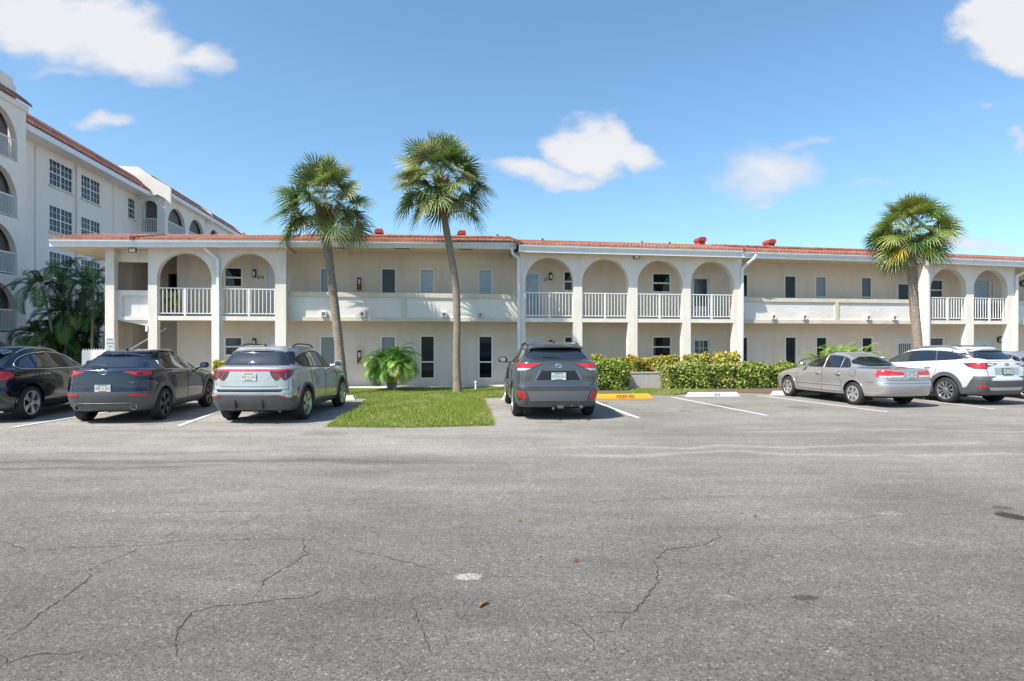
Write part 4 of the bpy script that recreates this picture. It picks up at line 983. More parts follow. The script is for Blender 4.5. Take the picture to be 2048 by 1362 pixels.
def pinnate(org, az, el0, length, tint, V, C, nl=26, leaf=.32, curve=1.6, width=.014, vee=.5):
    """arching feather frond"""
    p = np.array(org, float); h = np.array([math.cos(az), math.sin(az), 0]); P = [p.copy()]; e = el0; n = 16
    for k in range(n): e -= curve / n * (0.5 + k / n); p = p + (h * math.cos(e) + np.array([0, 0, 1]) * math.sin(e)) * length / n; P.append(p.copy())
    sd = np.array([-h[1], h[0], 0]); w = .012
    for a, b in zip(P[:-1], P[1:]): V.append([a - sd * w, a + sd * w, b + sd * w * .9, b - sd * w * .9]); C.append(tint * 1.1 + np.array([.05, .04, 0]))
    for k in range(nl):
        t = .16 + .84 * k / nl; i = min(int(t * n), n - 1); o = P[i] + (P[i + 1] - P[i]) * (t * n - i) if i < n else P[-1]; d = unit(P[min(i + 1, n)] - P[max(i - 1, 0)])
        ll = leaf * math.sin(math.pi * (.15 + .8 * t)) * rng.uniform(.85, 1.15)
        for sg in (-1, 1):
            ld = unit(sd * sg * .85 + d * .75 + np.array([0, 0, 1]) * vee * .5); tip = o + ld * ll + np.array([0, 0, -1]) * ll * .38; mid = o + ld * ll * .5
            nn = unit(np.cross(ld, d)); wv = unit(np.cross(nn, ld)) * width; tk = tint * rng.uniform(.75, 1.25)
            V.append([o - wv * .4, o + wv * .4, mid + wv, mid - wv]); C.append(tk); V.append([mid - wv, mid + wv, tip + wv * .1, tip - wv * .1]); C.append(tk * 1.1)

def feather_palm(name, base, stems, label, cat, tints, frond=(1.2, 1.7), nfr=10, leaf=.3, curve=1.7, el=(50, 88), stemr=.05, group=None, seed=1, nl=26, width=.014):
    """stems: [(dx,dy,height,lean x,lean y)]"""
    global rng; rng = np.random.RandomState(seed); t = empty(name, base); tag(t, label, cat, group)
    V, C = [], []
    for (dx, dy, h, lx_, ly_) in stems:
        mb = MB(); pts = [(dx + lx_ * u * u, dy + ly_ * u * u, h * u) for u in np.linspace(0, 1, 8)]; mb.tube(pts, [stemr * (1.15 - .4 * u) for u in np.linspace(0, 1, 8)], 8); mb.build('stem', MT['stem'], t, smooth=True)
        top = np.array(pts[-1])
        for k in range(nfr):
            tint = tints[rng.choice(len(tints))] * rng.uniform(.8, 1.2); f = k / nfr
            pinnate(top, k * 2.4 + rng.uniform(-.4, .4), math.radians(el[1] - (el[1] - el[0]) * f ** .8 + rng.uniform(-8, 8)), rng.uniform(*frond), tint, V, C, nl, leaf, curve * rng.uniform(.8, 1.25) * (1 + .4 * f), width)
    np_mesh('crown', V, 4, MT['leaf'], t, np.array(C)); return t
MT['stem'] = mat('palm_stem', (.26, .25, .15), .8, col2=(.42, .38, .28), vscale=18, bump=.4, bscale=50, stretch=(1, 1, 4))
g1 = [np.array([.16, .34, .04]), np.array([.24, .44, .06]), np.array([.09, .22, .025]), np.array([.42, .50, .14])]
b1 = G(783, 784)
bush = feather_palm('bushy_palm', (b1[0], b1[1], 0), [(-.10, 0, .78, -.22, .05), (.02, .05, .95, .02, .1), (.13, -.04, .85, .25, -.05), (.05, .1, 1.15, .1, .15), (-.05, .1, 1.0, -.25, .1)], 'bushy light green dwarf palm with yellow stems on the grass by the tan wall', 'palm bush', g1, (.7, 1.15), 24, .30, 2.1, (14, 88), .045, None, 21, 32, .009)
V, C = [], []; rng = np.random.RandomState(5)
for k in range(40):
    az = rng.uniform(0, 6.28); pinnate((rng.uniform(-.12, .2), rng.uniform(-.1, .1), rng.uniform(.55, .85)), az, rng.uniform(-.2, .5), rng.uniform(.25, .42), np.array([.55, .36, .05]) if rng.rand() < .7 else np.array([.5, .22, .05]), V, C, 8, .12, 2.6, .012)
np_mesh('yellow_fronds', V, 4, MT['leaf'], bush, np.array(C))
b2 = at(1682, 700, 21.9)
feather_palm('feather_palm_clump', (b2[0], b2[1], 0), [(-.5, 0, .85, -.2, 0), (0, .1, 1.05, 0, 0), (.5, 0, .9, .2, 0), (.2, -.1, .95, 0, 0)], 'spiky green palm clump rising behind the silver sedan roof', 'palm bush', [np.array([.16, .26, .04]), np.array([.25, .33, .08]), np.array([.10, .19, .03])], (.8, 1.3), 24, .22, 1.5, (20, 88), .05, None, 8, 40, .009)
# dark areca clump at the left
cx0, cy0 = lp(-19.2, 2.2); dk = [np.array([.022, .065, .012]), np.array([.045, .11, .02]), np.array([.015, .04, .01]), np.array([.08, .16, .03])]
zc = 26.2
for i, (px, top, lean, n_, lab) in enumerate(((84, 560, -.6, 11, 'leftmost tall areca palm of the dark clump by the tower'), (122, 555, -.1, 12, 'middle areca palm of the dark clump by the tower'), (165, 545, -.2, 12, 'areca palm with a pale ringed stem in the dark clump'), (188, 560, .1, 11, 'areca palm just left of the leftmost pillar'),
        (105, 640, -.3, 12, 'low areca palm at the foot of the dark clump, left side'), (150, 655, .2, 11, 'low areca palm above the picket fence'), (70, 650, -.2, 12, 'low areca palm against the tower corner'))):
    p = at(px, top, zc + (i % 3) * .7); g0 = (p[0] - lean, p[1], 0)
    feather_palm('areca_palm', g0, [(0, 0, p[2] * .92, lean, 0), (.25, .2, p[2] * .62, lean * .4 + .3, 0)] if i < 4 else [(0, 0, p[2] * .8, lean, 0), (.4, 0, p[2] * .6, .2, 0)], lab, 'palm tree', dk, (1.5, 2.3) if i < 4 else (1.1, 1.8), n_, .42, 1.9, (5, 84), .06, 'areca palms of the dark clump', 30 + i, 30, .018)

# hedges: leaves spread through a clipped but uneven volume
def hedge(name, x0, x1, y0, y1, z0, z1, n, tints, probs, label, size=.045, group=None, bumps=.07, seed=0, cat='hedge', round_=.12, twigs=True):
    r = np.random.RandomState(seed); t = empty(name, L((x0 + x1) / 2, (y0 + y1) / 2), TH); tag(t, label, cat, group); xm, ym = (x0 + x1) / 2, (y0 + y1) / 2
    w, d = (x1 - x0) / 2, (y1 - y0) / 2
    # points on the box surface (front, top, ends) pushed in by a random depth
    areas = np.array([2 * w * (z1 - z0), 2 * w * 2 * d, 2 * d * (z1 - z0), 2 * d * (z1 - z0), 2 * w * (z1 - z0)]); face = r.choice(5, n, p=areas / areas.sum())
    a, b = r.rand(n), r.rand(n); X = (a * 2 - 1) * w; Yv = (b * 2 - 1) * d; Zv = z0 + b * (z1 - z0); Nn = np.zeros((n, 3))
    X = np.where(face == 2, -w, np.where(face == 3, w, X)); Yv = np.where(face == 0, -d, np.where(face == 4, d, np.where(face >= 2, (a * 2 - 1) * d, Yv))); Zv = np.where(face == 1, z1, Zv)
    for f, v in enumerate(((0, -1, 0), (0, 0, 1), (-1, 0, 0), (1, 0, 0), (0, 1, 0))): Nn[face == f] = v
    Pn = np.stack([X, Yv, Zv], 1)
    bump = bumps * (np.sin(X * 3.1 + seed) + np.sin(X * 7.3 + Yv * 4 + 1.3 * seed) * .6 + np.sin(Zv * 9 + X * 5) * .5)
    depth = r.rand(n) ** 2 * .28; Pn += Nn * (bump[:, None] - depth[:, None]) + r.normal(0, .015, (n, 3))
    Pn[:, 2] = np.minimum(Pn[:, 2], z1 + bump + .05 * r.rand(n)); Pn[:, 2] = np.maximum(Pn[:, 2], z0)
    # round the corners
    cz = np.clip((Pn[:, 2] - (z1 - round_)) / round_, 0, 1); Pn[:, 1] *= 1 - .14 * cz; Pn[:, 0] *= 1 - .03 * cz
    dirv = unit(Nn * .8 + r.normal(0, .8, (n, 3)) + np.array([0, 0, .35])); sz = size * r.uniform(.6, 1.35, n)
    ax = unit(np.cross(dirv, r.normal(0, 1, (n, 3)))); bxv = np.cross(dirv, ax)
    V = np.zeros((n, 4, 3)); V[:, 0] = Pn - ax * sz[:, None]; V[:, 1] = Pn + bxv * sz[:, None] * .55; V[:, 2] = Pn + ax * sz[:, None]; V[:, 3] = Pn - bxv * sz[:, None] * .55
    T_ = np.array(tints)[r.choice(len(tints), n, p=probs)] * r.uniform(.7, 1.3, (n, 1))
    np_mesh('leaves', V, 4, MT['leaf'], t, T_)
    mb = MB()
    nb = int(w * 2 / .06) if twigs else 0
    for k in range(nb):
        x = r.uniform(-w * .95, w * .95); y = r.uniform(-d * .8, d * .6); mb.tube([(x, y, 0), (x + r.uniform(-.08, .08), y + r.uniform(-.05, .05), z0 + .25), (x + r.uniform(-.2, .2), y, (z0 + z1) * .55)], [.012, .009, .005], 5)
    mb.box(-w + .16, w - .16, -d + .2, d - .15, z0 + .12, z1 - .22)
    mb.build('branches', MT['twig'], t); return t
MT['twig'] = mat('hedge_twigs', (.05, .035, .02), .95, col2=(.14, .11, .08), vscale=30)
GRN = [(.12, .21, .025), (.26, .36, .05), (.50, .50, .13), (.045, .09, .015), (.60, .52, .25)]
CRO = [(.58, .48, .10), (.38, .40, .08), (.13, .22, .03), (.42, .24, .05), (.05, .11, .02)]
def hx(px, d): return bx(px, d)
d0 = 2.9
hedge('hedge', hx(1186, 3.2), hx(1262, 3.2), -3.2, -2.2, .06, 1.0, 7500, GRN, [.34, .28, .14, .19, .05], 'clipped green hedge block right of the dark grey SUV', seed=1)
hedge('hedge', hx(1331, d0), hx(1462, d0), -d0 - .25, -2.0, .06, .93, 14500, GRN, [.24, .24, .20, .18, .14], 'long green hedge behind the white wheel stop', seed=2)
hedge('hedge', hx(1463, d0), hx(1590, d0), -d0 - .25, -2.05, .06, .90, 12500, GRN, [.30, .26, .18, .18, .08], 'green hedge left of the silver sedan bonnet', seed=3)
hedge('croton_hedge', hx(1188, 2.2), hx(1262, 2.2), -1.95, -1.45, .1, 1.16, 5000, CRO, [.30, .22, .28, .05, .15], 'yellow and green croton shrubs behind the hedge block beside the dark grey SUV', size=.05, seed=4, cat='shrub')
hedge('croton_hedge', hx(1264, 2.2), hx(1338, 2.2), -1.95, -1.5, .45, 1.17, 5500, CRO, [.44, .26, .12, .10, .08], 'golden croton shrubs above the low concrete planter wall', size=.05, seed=5, cat='shrub')
hedge('croton_hedge', hx(1326, 1.9), hx(1362, 1.9), -1.85, -1.42, .1, 1.22, 2600, CRO, [.40, .28, .2, .04, .08], 'golden croton shrub under the ground floor sash window', size=.05, seed=6, cat='shrub')
hedge('croton_hedge', hx(1375, 1.9), hx(1424, 1.9), -1.85, -1.42, .1, 1.24, 3400, CRO, [.38, .24, .26, .02, .10], 'croton shrubs in front of the nine pane door', size=.05, seed=7, cat='shrub')
hedge('croton_hedge', hx(1437, 1.9), hx(1480, 1.9), -1.9, -1.42, .1, 1.28, 3000, CRO, [.55, .26, .10, .04, .05], 'bright yellow croton shrub at the downspout of the middle arcade', size=.05, seed=8, cat='shrub')
hedge('croton_hedge', hx(424, 2.1), hx(446, 2.1), -2.1, -1.6, .1, 1.12, 1500, CRO, [.55, .26, .10, .04, .05], 'yellow croton seen between the navy and the silver SUVs', size=.05, seed=12, cat='shrub')
# low concrete planter wall
pw = empty('planter_wall', L(hx(1300, 2.35), -2.35), TH); tag(pw, 'low weathered concrete planter wall between two hedges', 'planter'); wv = (hx(1345, 2.35) - hx(1262, 2.35)) / 2
mb = MB(); mb.box(-wv, wv, 0, .16, 0, .58); mb.build('wall', MT['conc'], pw); mb = MB(); mb.box(-wv - .0, wv + .0, -.02, .18, .582, .63); mb.build('cap', MT['conc'], pw)
# potted plant on the upper walkway
x, z = bx(342, .7), FL; pp = empty('potted_plant', L(x, -.6, z), TH); tag(pp, 'leafy yellow green potted plant behind the railing of the leftmost arch', 'plant')
mb = MB(); mb.lathe([(0, 0), (.11, 0), (.15, .26), (.16, .27), (.13, .27), (.12, .22), (0, .22)], 'z', (0, 0, 0), 14); mb.build('pot', MT['conc'], pp, smooth=True)
r = np.random.RandomState(3); n = 420; c = unit(r.normal(0, 1, (n, 3))) * (r.rand(n, 1) ** .4) * np.array([.24, .2, .36]) + np.array([0, 0, .58]); ax = unit(r.normal(0, 1, (n, 3))); b = unit(np.cross(ax, r.normal(0, 1, (n, 3))))
Vv = np.stack([c - ax * .07, c + b * .03, c + ax * .07, c - b * .03], 1); np_mesh('foliage', Vv, 4, MT['leaf'], pp, np.array([(.55, .55, .12), (.25, .38, .06), (.65, .62, .25)])[r.choice(3, n)])
# dark chair on the far upper walkway
x = bx(1995, .5); ch = empty('balcony_chair', L(x, -.5, FL), TH); tag(ch, 'dark chair behind the railing of the rightmost arch', 'chair')
mb = MB(); mb.box(-.24, .24, -.24, .24, .40, .45); mb.build('seat', MT['black'], ch); mb = MB(); mb.box(-.24, .24, .2, .24, .48, .86); mb.build('backrest', MT['black'], ch)
for a in (-.22, .22):
    for b_ in (-.22, .22): mb = MB(); mb.tube([(a, b_, 0), (a, b_, .4 if b_ < 0 else .85)], .014, 6); mb.build('leg', MT['black'], ch)
# small white pipe stub in the grass
p = G(951.5, 781.5); st_ = MB(); st_.tube([(0, 0, 0), (0, 0, .30)], .035, 10); st_.lathe([(.05, .28), (.05, .34), (.0, .36)], 'z', (0, 0, 0), 10)
o = st_.build('pipe_stub', MT['frame'], fix=True); o.location = (p[0], p[1], 0); tag(o, 'short white pipe standing in the grass before the tan wall', 'pipe')

# ---- wheel stops
def stop(px0, px1, py, label, mtl='whitep', txt=None, ang=None, ln=None):
    a, b = Vector(G(px0, py)), Vector(G(px1, py)); c = (a + b) / 2; ln = ln or (b - a).length; yaw = ang if ang is not None else TH * .35
    h, w0, w1 = .145, .095, .06; mb = MB(); hl = ln / 2
    mb.prism([(-w0, 0), (w0, 0), (w1, h), (-w1, h)], lambda p, t: (t, p[0], p[1]), -hl, hl)
    for v in range(len(mb.v)):
        x_, y_, z_ = mb.v[v]; mb.v[v] = (x_ - (.09 if x_ > 0 else -.09) * (z_ / h), y_, z_)
    t = mb.build('wheel_stop', MT[mtl]); t.location = (c.x, c.y, 0.002); t.rotation_euler = (0, 0, yaw)
    bv = t.modifiers.new('b', 'BEVEL'); bv.width = .012; bv.segments = 2
    tag(t, label, 'wheel stop', 'wheel stops at the head of the bays')
    if txt:
        tm = text_mesh(txt[0], txt[1], MT['black'], 'stencil', t, Matrix.Translation((txt[2], -.086, h * .48)) @ Matrix.Rotation(R(90 - 13.5), 4, 'X'), .001)
    return t
stop(1172, 1305, 797.3, 'yellow wheel stop with stencilled lettering beside the dark grey SUV', 'yellow', ('RESERVED', .13, .18))
stop(1371, 1480, 793.5, 'white wheel stop with a stencilled number in the empty bay', 'whitep', ('E10', .12, .12))
stop(1541, 1640, 790.5, 'white wheel stop in front of the silver sedan')
stop(1003, 1100, 799.5, 'white wheel stop in front of the dark grey SUV')
stop(610, 712, 801, 'white wheel stop in front of the silver SUV')
stop(330, 440, 803, 'white wheel stop in front of the navy SUV')
stop(1830, 1930, 789, 'white wheel stop in front of the white wagon')
# ---- litter
def twig(px, py, ln, yaw, label):
    p = G(px, py); mb = MB(); mb.tube([(-ln / 2, 0, .012), (-ln * .1, .006, .016), (ln / 2, -.004, .02)], [.009, .013, .008], 7); mb.tube([(-ln * .35, .018, .012), (ln * .4, .012, .014)], [.006, .007], 6)
    o = mb.build('bark_piece', MT['boots']); o.location = (p[0], p[1], 0); o.rotation_euler = (0, 0, yaw); tag(o, label, 'twig')
twig(967, 1212, .085, .9, 'reddish brown piece of bark on the asphalt near the camera')
MT['dryleaf'] = mat('dry_leaf', (.16, .085, .035), .8, var=.3, vscale=60)
def dleaf(px, py, s, yaw, label, name='dry_leaf'):
    p = G(px, py); mb = MB(); pts = [(-s, 0, .006), (-s * .3, s * .35, .022), (s * .5, s * .2, .028), (s, 0, .012)]; pt2 = [(-s, 0, .006), (-s * .3, -s * .3, .006), (s * .5, -s * .25, .01), (s, 0, .012)]
    mb.poly([pts[0], pt2[1], pt2[2], pts[3]]); mb.poly([pts[0], pts[3], pts[2], pts[1]]); o = mb.build(name, MT['dryleaf'], fix=False); o.location = (p[0], p[1], 0); o.rotation_euler = (0, 0, yaw); tag(o, label, 'leaf')
dleaf(1152, 1124, .03, .4, 'curled brown leaf on the asphalt at centre'); dleaf(1040, 1044, .022, .2, 'small dark leaf on the asphalt just right of centre'); dleaf(795, 846, .05, 1.0, 'dry orange leaf at the front edge of the grass island'); dleaf(1510, 1034, .025, -.1, 'thin dark leaf on the asphalt in the right half')
# ------------------------------------------------------------------ cars
def pchip(vals, t):
    n = len(vals) - 1; i = min(int(t), n - 1); u = t - i; d = [vals[k + 1] - vals[k] for k in range(n)]
    def m(k):
        if k == 0: return d[0]
        if k == n: return d[-1]
        return 0 if d[k - 1] * d[k] <= 0 else 2 * d[k - 1] * d[k] / (d[k - 1] + d[k])
    a, b = vals[i], vals[i + 1]; m0, m1 = m(i), m(i + 1)
    return (2*u**3-3*u**2+1)*a + (u**3-2*u**2+u)*m0 + (-2*u**3+3*u**2)*b + (u**3-u**2)*m1
def outline(zr, xr, zf, xf, w, rr, rf, br, bf, tr, tf, zc):
    """half outline rear centre -> front centre at one level"""
    P = []; L_ = xf - xr; rr = min(rr, w * .8); rf = min(rf, w * .8, L_ * .4); rr = min(rr, L_ * .3); xm = (xr + xf) / 2
    wr, wf = w - tr, w - tf
    nr, nc, ns = 8, 6, 30
    for k in range(nr): y = (wr - rr) * k / nr; P.append((xr + br * (y / wr) ** 2, y))
    bx_ = xr + br * ((wr - rr) / wr) ** 2; ex = bx_ + rr * 1.15
    for k in range(nc + 1): a = math.pi / 2 * k / (nc + 1); P.append((bx_ + (ex - bx_) * (1 - math.cos(a)) , wr - rr + rr * math.sin(a)))
    fx_ = xf - bf * ((wf - rf) / max(wf, .01)) ** 2; sx = fx_ - rf * 1.3
    for k in range(ns + 1):
        t = k / ns; x = ex + (sx - ex) * t; s = 2 * t - 1
        y = w - (tr * abs(min(s, 0)) ** 2.2 + tf * max(s, 0) ** 2.2); P.append((x, y))
    for k in range(1, nc + 1): a = math.pi / 2 * k / (nc + 1); P.append((sx + (fx_ - sx) * math.sin(a), wf - rf + rf * math.cos(a)))
    for k in range(nr, -1, -1): y = (wf - rf) * k / nr; P.append((xf - bf * (y / max(wf, .01)) ** 2, y))
    out = []
    for (x, y) in P:
        s = (x - xr) / max(L_, 1e-3); out.append((x, y, zr + (zf - zr) * s + zc * 4 * s * (1 - s)))
    return out
def shell(levels, sub=5):
    K = len(levels); rows = []
    for i in range((K - 1) * sub + 1):
        t = i / sub; rows.append(outline(*[pchip([l[j] for l in levels], t) for j in range(12)]))
    n = len(rows[0]); V = []; Fc = []
    for r in rows:
        V += r; V += [(x, -y, z) for (x, y, z) in r[1:-1]]
    m = 2 * n - 2
    ring = list(range(n)) + [n + k for k in range(n - 2)][::-1]
    for i in range(len(rows) - 1):
        a, b = i * m, (i + 1) * m
        for k in range(m): k2 = (k + 1) % m; Fc.append((a + ring[k], b + ring[k], b + ring[k2], a + ring[k2]))
    def cap(base, flip):
        for k in range(n - 1):
            l = lambda j: base + j; r_ = lambda j: base + (j if j in (0, n - 1) else n + j - 1)
            q = [l(k), l(k + 1), r_(k + 1), r_(k)]; q = list(dict.fromkeys(q))
            if len(q) >= 3: Fc.append(tuple(q if flip else q[::-1]))
    cap(0, True); cap((len(rows) - 1) * m, False)
    return V, Fc

def chaikin(pts, n=2):
    for _ in range(n):
        q = []
        for i in range(len(pts)):
            a, b = pts[i], pts[(i + 1) % len(pts)]; q += [(a[0] * .78 + b[0] * .22, a[1] * .78 + b[1] * .22), (a[0] * .22 + b[0] * .78, a[1] * .22 + b[1] * .78)]
        pts = q
    return pts

class Car:
    def __init__(s, name, label, levels, L_, hw, H, wb, ro, tr_, paint, cat, track_in=.02):
        s.root = empty(name, (0, 0, 0)); tag(s.root, label, cat, 'cars parked in front of the building'); s.L, s.hw, s.H, s.wb, s.ro, s.r = L_, hw, H, wb, ro, tr_; s.ti = track_in
        V, Fc = shell(levels); me = bpy.data.meshes.new('b'); me.from_pydata(V, [], Fc); bm = bmesh.new(); bm.from_mesh(me); bmesh.ops.remove_doubles(bm, verts=bm.verts, dist=1e-4); bmesh.ops.recalc_face_normals(bm, faces=bm.faces)
        s.bvh = BVHTree.FromBMesh(bm); R_ = tr_ + .05
        near = lambda v, ax, sg, e: math.hypot(v.x - ax, v.z - tr_ - .01) < R_ + e and v.y * sg > hw - .42
        for lvl in range(2):
            fs = [f for f in bm.faces if any(near(f.calc_center_median(), ax, sg, .10 / (lvl + 1)) for ax in (ro, ro + wb) for sg in (1, -1))]
            bmesh.ops.subdivide_edges(bm, edges=list({e for f in fs for e in f.edges}), cuts=1, use_grid_fill=True)
        bmesh.ops.triangulate(bm, faces=[f for f in bm.faces if len(f.verts) > 4])
        for ax in (ro, ro + wb):
            for sg in (1, -1):
                dl_ = [f for f in bm.faces if near(f.calc_center_median(), ax, sg, 0) and f.calc_center_median().y * sg > hw - .36]
                vs = {v for f in dl_ for v in f.verts}; bmesh.ops.delete(bm, geom=dl_, context='FACES')
                for v in vs:
                    if v.is_valid and v.is_boundary and v.co.y * sg > hw - .34:
                        dx, dz = v.co.x - ax, v.co.z - tr_ - .01; d = math.hypot(dx, dz)
                        if d > .5 * R_ and abs(d - R_) < .06 and dz > -.12: v.co.x = ax + dx / d * R_; v.co.z = tr_ + .01 + dz / d * R_
        bm.to_mesh(me); bm.free()
        me.materials.append(paint); me.materials.append(MT['well']); o = bpy.data.objects.new('body', me); COL.objects.link(o); me2 = me; me2.name = 'body'
        for ax in (ro, ro + wb):
            for sg in (1, -1):
                wm = MB(); yi = sg * (hw - .36); n = 30; prev = None
                for k in range(n + 1):
                    a = -.45 + (math.pi + .9) * k / n; x, z = ax + (R_ + .003) * math.cos(a), tr_ + .01 + (R_ + .003) * math.sin(a)
                    loc, nr_, _i, _d = s.bvh.ray_cast(Vector((x, sg * 4, max(z, .26))), Vector((0, -sg, 0))); yo = (loc.y if loc else sg * (hw - .06)) - sg * .006
                    q = ((x, yo, z), (x, yi, z))
                    if prev: wm.quad(prev[0], prev[1], q[1], q[0]); wm.poly([(ax, yi, tr_), prev[1], q[1]])
                    prev = q
                wm.build('wheel_well', MT['well'], s.root, fix=False)
        for p in me2.polygons: p.material_index = 1 if (p.center.z < .30 and p.normal.z < -.6) else 0
        me2.shade_smooth(); me2.set_sharp_from_angle(angle=R(42)); o.parent = s.root; s.body = o
        mb = MB(); mb.box(ro - .1, ro + wb + .2, -hw + .3, hw - .3, .19, .30); mb.box(.35, ro - .1, -hw + .35, hw - .35, .24, .35); mb.tube([(ro, -hw + .15, tr_), (ro, hw - .15, tr_)], .04, 8)
        mb.build('underbody', MT['well'], s.root)
    def cast(s, view, a, b, sg=1):
        if view == 'rear': o, d = Vector((-3, a, b)), Vector((1, 0, 0))
        elif view == 'front': o, d = Vector((9, a, b)), Vector((-1, 0, 0))
        elif view == 'side': o, d = Vector((a, sg * 4, b)), Vector((0, -sg, 0))
        else: o, d = Vector((a, b, 5)), Vector((0, 0, -1))
        loc, nrm, i, dist = s.bvh.ray_cast(o, d); k = 0
        def bad(): return loc is None or (view == 'rear' and (loc.x > 1.45 or abs(nrm.x) < .10)) or (view == 'side' and abs(nrm.y) < .10)
        while bad() and k < 14:
            k += 1
            if view == 'rear': o.y *= .985; o.z -= .002
            elif view == 'side': o.x += .012 if a < s.L / 2 else -.012; o.z -= .003
            else: break
            loc, nrm, i, dist = s.bvh.ray_cast(o, d)
        if loc is None:
            q = {'rear': Vector((0, a, b)), 'front': Vector((s.L, a, b)), 'side': Vector((a, sg * s.hw, b)), 'top': Vector((a, b, s.H))}[view]; loc, nrm, i, dist = s.bvh.find_nearest(q)
        if nrm.dot(d) > 0: nrm = -nrm
        return loc, nrm
    def patch(s, name, pts, view, m, off=.005, sg=1, parent=None, step=.04, skirt=.012, label=None):
        bm = bmesh.new(); polys = pts if isinstance(pts[0], list) else [pts]
        for q in polys: bm.faces.new([bm.verts.new((p[0], p[1], 0)) for p in q])
        bmesh.ops.remove_doubles(bm, verts=bm.verts, dist=1e-4); bmesh.ops.triangulate(bm, faces=bm.faces[:], ngon_method='EAR_CLIP'); pts = [p for q in polys for p in q]
        xs = [p[0] for p in pts]; ys = [p[1] for p in pts]
        for ax, lo, hi in ((0, min(xs), max(xs)), (1, min(ys), max(ys))):
            n = max(1, int((hi - lo) / step)); 
            for k in range(1, n):
                c = [0, 0, 0]; c[ax] = lo + (hi - lo) * k / n; no = [0, 0, 0]; no[ax] = 1
                bmesh.ops.bisect_plane(bm, geom=bm.verts[:] + bm.edges[:] + bm.faces[:], plane_co=c, plane_no=no)
        bmesh.ops.remove_doubles(bm, verts=bm.verts, dist=1e-4); bmesh.ops.triangulate(bm, faces=bm.faces[:], ngon_method='EAR_CLIP')
        be = [e for e in bm.edges if e.is_boundary]; nv = {}
        info = {}
        for v in bm.verts: info[v] = s.cast(view, v.co.x, v.co.y, sg)
        ex = bmesh.ops.extrude_edge_only(bm, edges=be); newv = [g for g in ex['geom'] if isinstance(g, bmesh.types.BMVert)]
        old = {}
        for v in list(info): v.co = info[v][0] + info[v][1] * off
        # extruded verts share the flat position: re-cast them and sink them
        for v in newv:
            loc, nrm = s.cast(view, v.co.x, v.co.y, sg); v.co = loc - nrm * skirt
        bmesh.ops.recalc_face_normals(bm, faces=bm.faces)
        me = bpy.data.meshes.new(name); bm.to_mesh(me); bm.free(); me.materials.append(m)
        # orient outward
        dirv = {'rear': Vector((-1, 0, 0)), 'front': Vector((1, 0, 0)), 'side': Vector((0, sg, 0)), 'top': Vector((0, 0, 1))}[view]
        if sum(p.normal.dot(dirv) * p.area for p in me.polygons) < 0: me.flip_normals()
        me.shade_smooth(); me.set_sharp_from_angle(angle=R(40))
        o = bpy.data.objects.new(name, me); COL.objects.link(o); o.parent = parent or s.root
        if label: o['label'] = label
        return o
    def both(s, name, pts, m, off=.005, **k):
        return [s.patch(name, pts, 'side', m, off, sg, **k) for sg in (1, -1)]
    def rearpair(s, name, pts, m, off=.005, **k):
        return [s.patch(name, [(y * sg, z) for y, z in pts], 'rear', m, off, **k) for sg in (1, -1)]
    def linepath(s, pts, view, sg=1, off=.001, step=.06, closed=False):
        P = []; q = list(pts) + ([pts[0]] if closed else [])
        for a, b in zip(q[:-1], q[1:]):
            n = max(1, int(math.hypot(a[0] - b[0], a[1] - b[1]) / step))
            for k in range(n): P.append((a[0] + (b[0] - a[0]) * k / n, a[1] + (b[1] - a[1]) * k / n))
        P.append(q[-1]); out = []
        for a, b in P: loc, nrm = s.cast(view, a, b, sg); out.append(loc + nrm * off)
        return out
    def seams(s, sets, name='panel_gap'):
        def one(P): mb = MB(); mb.tube(P, .005, 5); mb.build(name, MT['seam'], s.root)
        for view, pts in sets:
            for sg in ((1, -1) if view == 'side' else (1,)):
                if view == 'rearsym':
                    for g in (1, -1): one(s.linepath([(y * g, z) for y, z in pts], 'rear'))
                else: one(s.linepath(pts, view, sg))
    def bead(s, name, pts, view, m, r=.008, sg=1, off=.004, closed=False, parent=None):
        mb = MB(); mb.tube(s.linepath(pts, view, sg, off, closed=closed), r, 6); return mb.build(name, m, parent or s.root, smooth=True, angle=80)
    def wheels(s, style, rim_m='alloy', R_rim=None, turn=0):
        r = s.r; w = .225; Rr = R_rim or r * .70
        t = MB(); t.lathe([(Rr, -w / 2 + .02), (Rr + .012, -w / 2), (r - .045, -w / 2 - .006), (r - .015, -w / 2 + .014), (r, -w / 2 + .045), (r, w / 2 - .045), (r - .015, w / 2 - .014), (r - .045, w / 2 + .006), (Rr + .012, w / 2), (Rr, w / 2 - .02)], 'y', n=44)
        for k in range(3): yy = -.05 + .05 * k; t.lathe([(r + .0015, yy - .004), (r + .002, yy), (r + .0015, yy + .004)], 'y', n=44)
        tyre = t.build('tyre_mesh', MT['tyre'], smooth=True, angle=50)
        m = MB(); yo = w / 2 - .012
        m.lathe([(Rr + .006, yo - .03), (Rr + .008, yo + .012), (Rr - .012, yo + .010), (Rr - .022, yo - .03), (Rr - .03, yo - .12)], 'y', n=44)
        m.lathe([(Rr - .02, -.02), (.06, -.02), (.05, .0), (0, .0)], 'y', n=30, mi=1)
